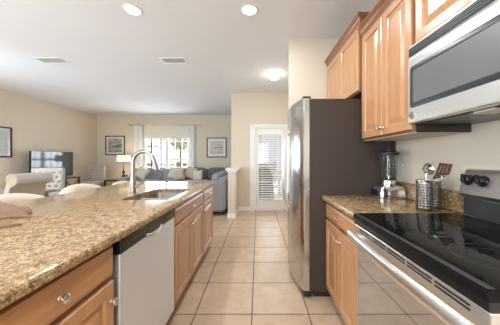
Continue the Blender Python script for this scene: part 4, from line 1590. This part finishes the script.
downlight(-1.32, 2.37, 'round recessed ceiling light above the island')
downlight(-0.09, 2.37, 'round recessed ceiling light above the kitchen aisle')
for x, y in ((-1.32, 0.5), (-0.09, 0.5), (-1.32, -1.3), (-0.09, -1.3)):  # extra downlights out of view, added to brighten the kitchen
    downlight(x, y, 'added recessed ceiling light, unseen, for fill')
fm = thing('flush_light', 'white dome ceiling light in front of the patio door', 'ceiling light', (0.30, 4.15, H), world=False)
MB().lathe([(0.10, 0), (0.10, -0.015), (0.095, -0.02)], None, 28).build('base', M['white'], fm)
MB().lathe([(0.095, -0.021), (0.098, -0.04), (0.085, -0.075), (0.055, -0.10), (0.001, -0.11)], None, 28).build('dome', M['lens'], fm)
l = area_light('dome_lamp', (0, 0, -0.125), 0.18, DOME_POWER, (1.0, 0.93, 0.82), shape='DISK')
l.parent = fm
l2 = bpy.data.lights.new('dome_glow', 'POINT')
l2.energy = 2.5
l2.color = (1.0, 0.93, 0.82)
l2.shadow_soft_size = 0.1
lo = bpy.data.objects.new('dome_glow', l2)
C.objects.link(lo)
lo.parent = fm
lo.location = (0, 0, -0.24)


def vent(x, y, w, d, label):
    t = thing('ceiling_vent', label, 'vent', (x, y, H), 0, 'ceiling vents', world=False)
    mb = MB()
    prof = [(0, 0), (0, -0.006), (0.005, -0.009), (0.022, -0.009), (0.026, -0.005), (0.026, -0.002)]
    mb.loops([[(-w / 2 + i, -d / 2 + i, z), (w / 2 - i, -d / 2 + i, z), (w / 2 - i, d / 2 - i, z), (-w / 2 + i, d / 2 - i, z)] for i, z in prof], True, False, True)
    mb.build('frame', M['white'], t, ang=25)
    k = -d / 2 + 0.034
    while k < d / 2 - 0.03:
        MB().box(-w / 2 + 0.027, w / 2 - 0.027, -0.006, 0.006, -0.0008, 0.0008, 0, 1, Matrix.Translation((0, k, -0.0065)) @ Matrix.Rotation(0.5, 4, 'X')).build('slat', M['white'], t)
        k += 0.018
    MB().box(-w / 2 + 0.026, w / 2 - 0.026, -d / 2 + 0.026, d / 2 - 0.026, -0.0026, -0.002).build('backing', mat('vent_shadow_board', (0.55, 0.55, 0.55), 0.8), t)
    return t


vent(-1.33, 3.58, 0.40, 0.22, 'white slatted ceiling vent above the far end of the island')
vent(-3.28, 3.58, 0.40, 0.22, 'white slatted ceiling vent at the left, above the dining table')
sd = MB().lathe([(0.065, H), (0.065, H - 0.02), (0.055, H - 0.032), (0.02, H - 0.036), (0.001, H - 0.036)], Matrix.Translation((-3.25, 6.0, 0)), 24).build('smoke_detector', M['white'], None, org=(-3.25, 6.0, H))
tag(sd, 'round white smoke detector on the living room ceiling', 'smoke detector')

pd = thing('fill_pendant', 'white drum pendant added over the dining table, unseen, for fill light', 'ceiling light', (-4.1, 2.8, H), world=False)  # out-of-view pendant added to brighten the left wall and dining side
MB().lathe([(0.07, -0.001), (0.07, -0.02), (0.02, -0.03)], None, 20).build('canopy', M['nickel'], pd)
MB().cyl((0, 0, -0.03), (0, 0, -0.62), 0.006).build('stem', M['nickel'], pd)
MB().lathe([(0.24, -0.60), (0.25, -0.82), (0.246, -0.82), (0.236, -0.60)], None, 32, False, False).build('lamp_shade', M['lampshade'], pd)
MB().lathe([(0.234, -0.606), (0.001, -0.606)], None, 32, False, False).build('diffuser', M['white'], pd)
l3 = bpy.data.lights.new('fill_bulb', 'POINT')
l3.energy = 28
l3.color = (1.0, 0.93, 0.84)
l3.shadow_soft_size = 0.12
po = bpy.data.objects.new('fill_bulb', l3)
C.objects.link(po)
po.parent = pd
po.location = (0, 0, -0.74)

for o in bpy.data.objects:
    if '_world' in o:
        del o['_world']
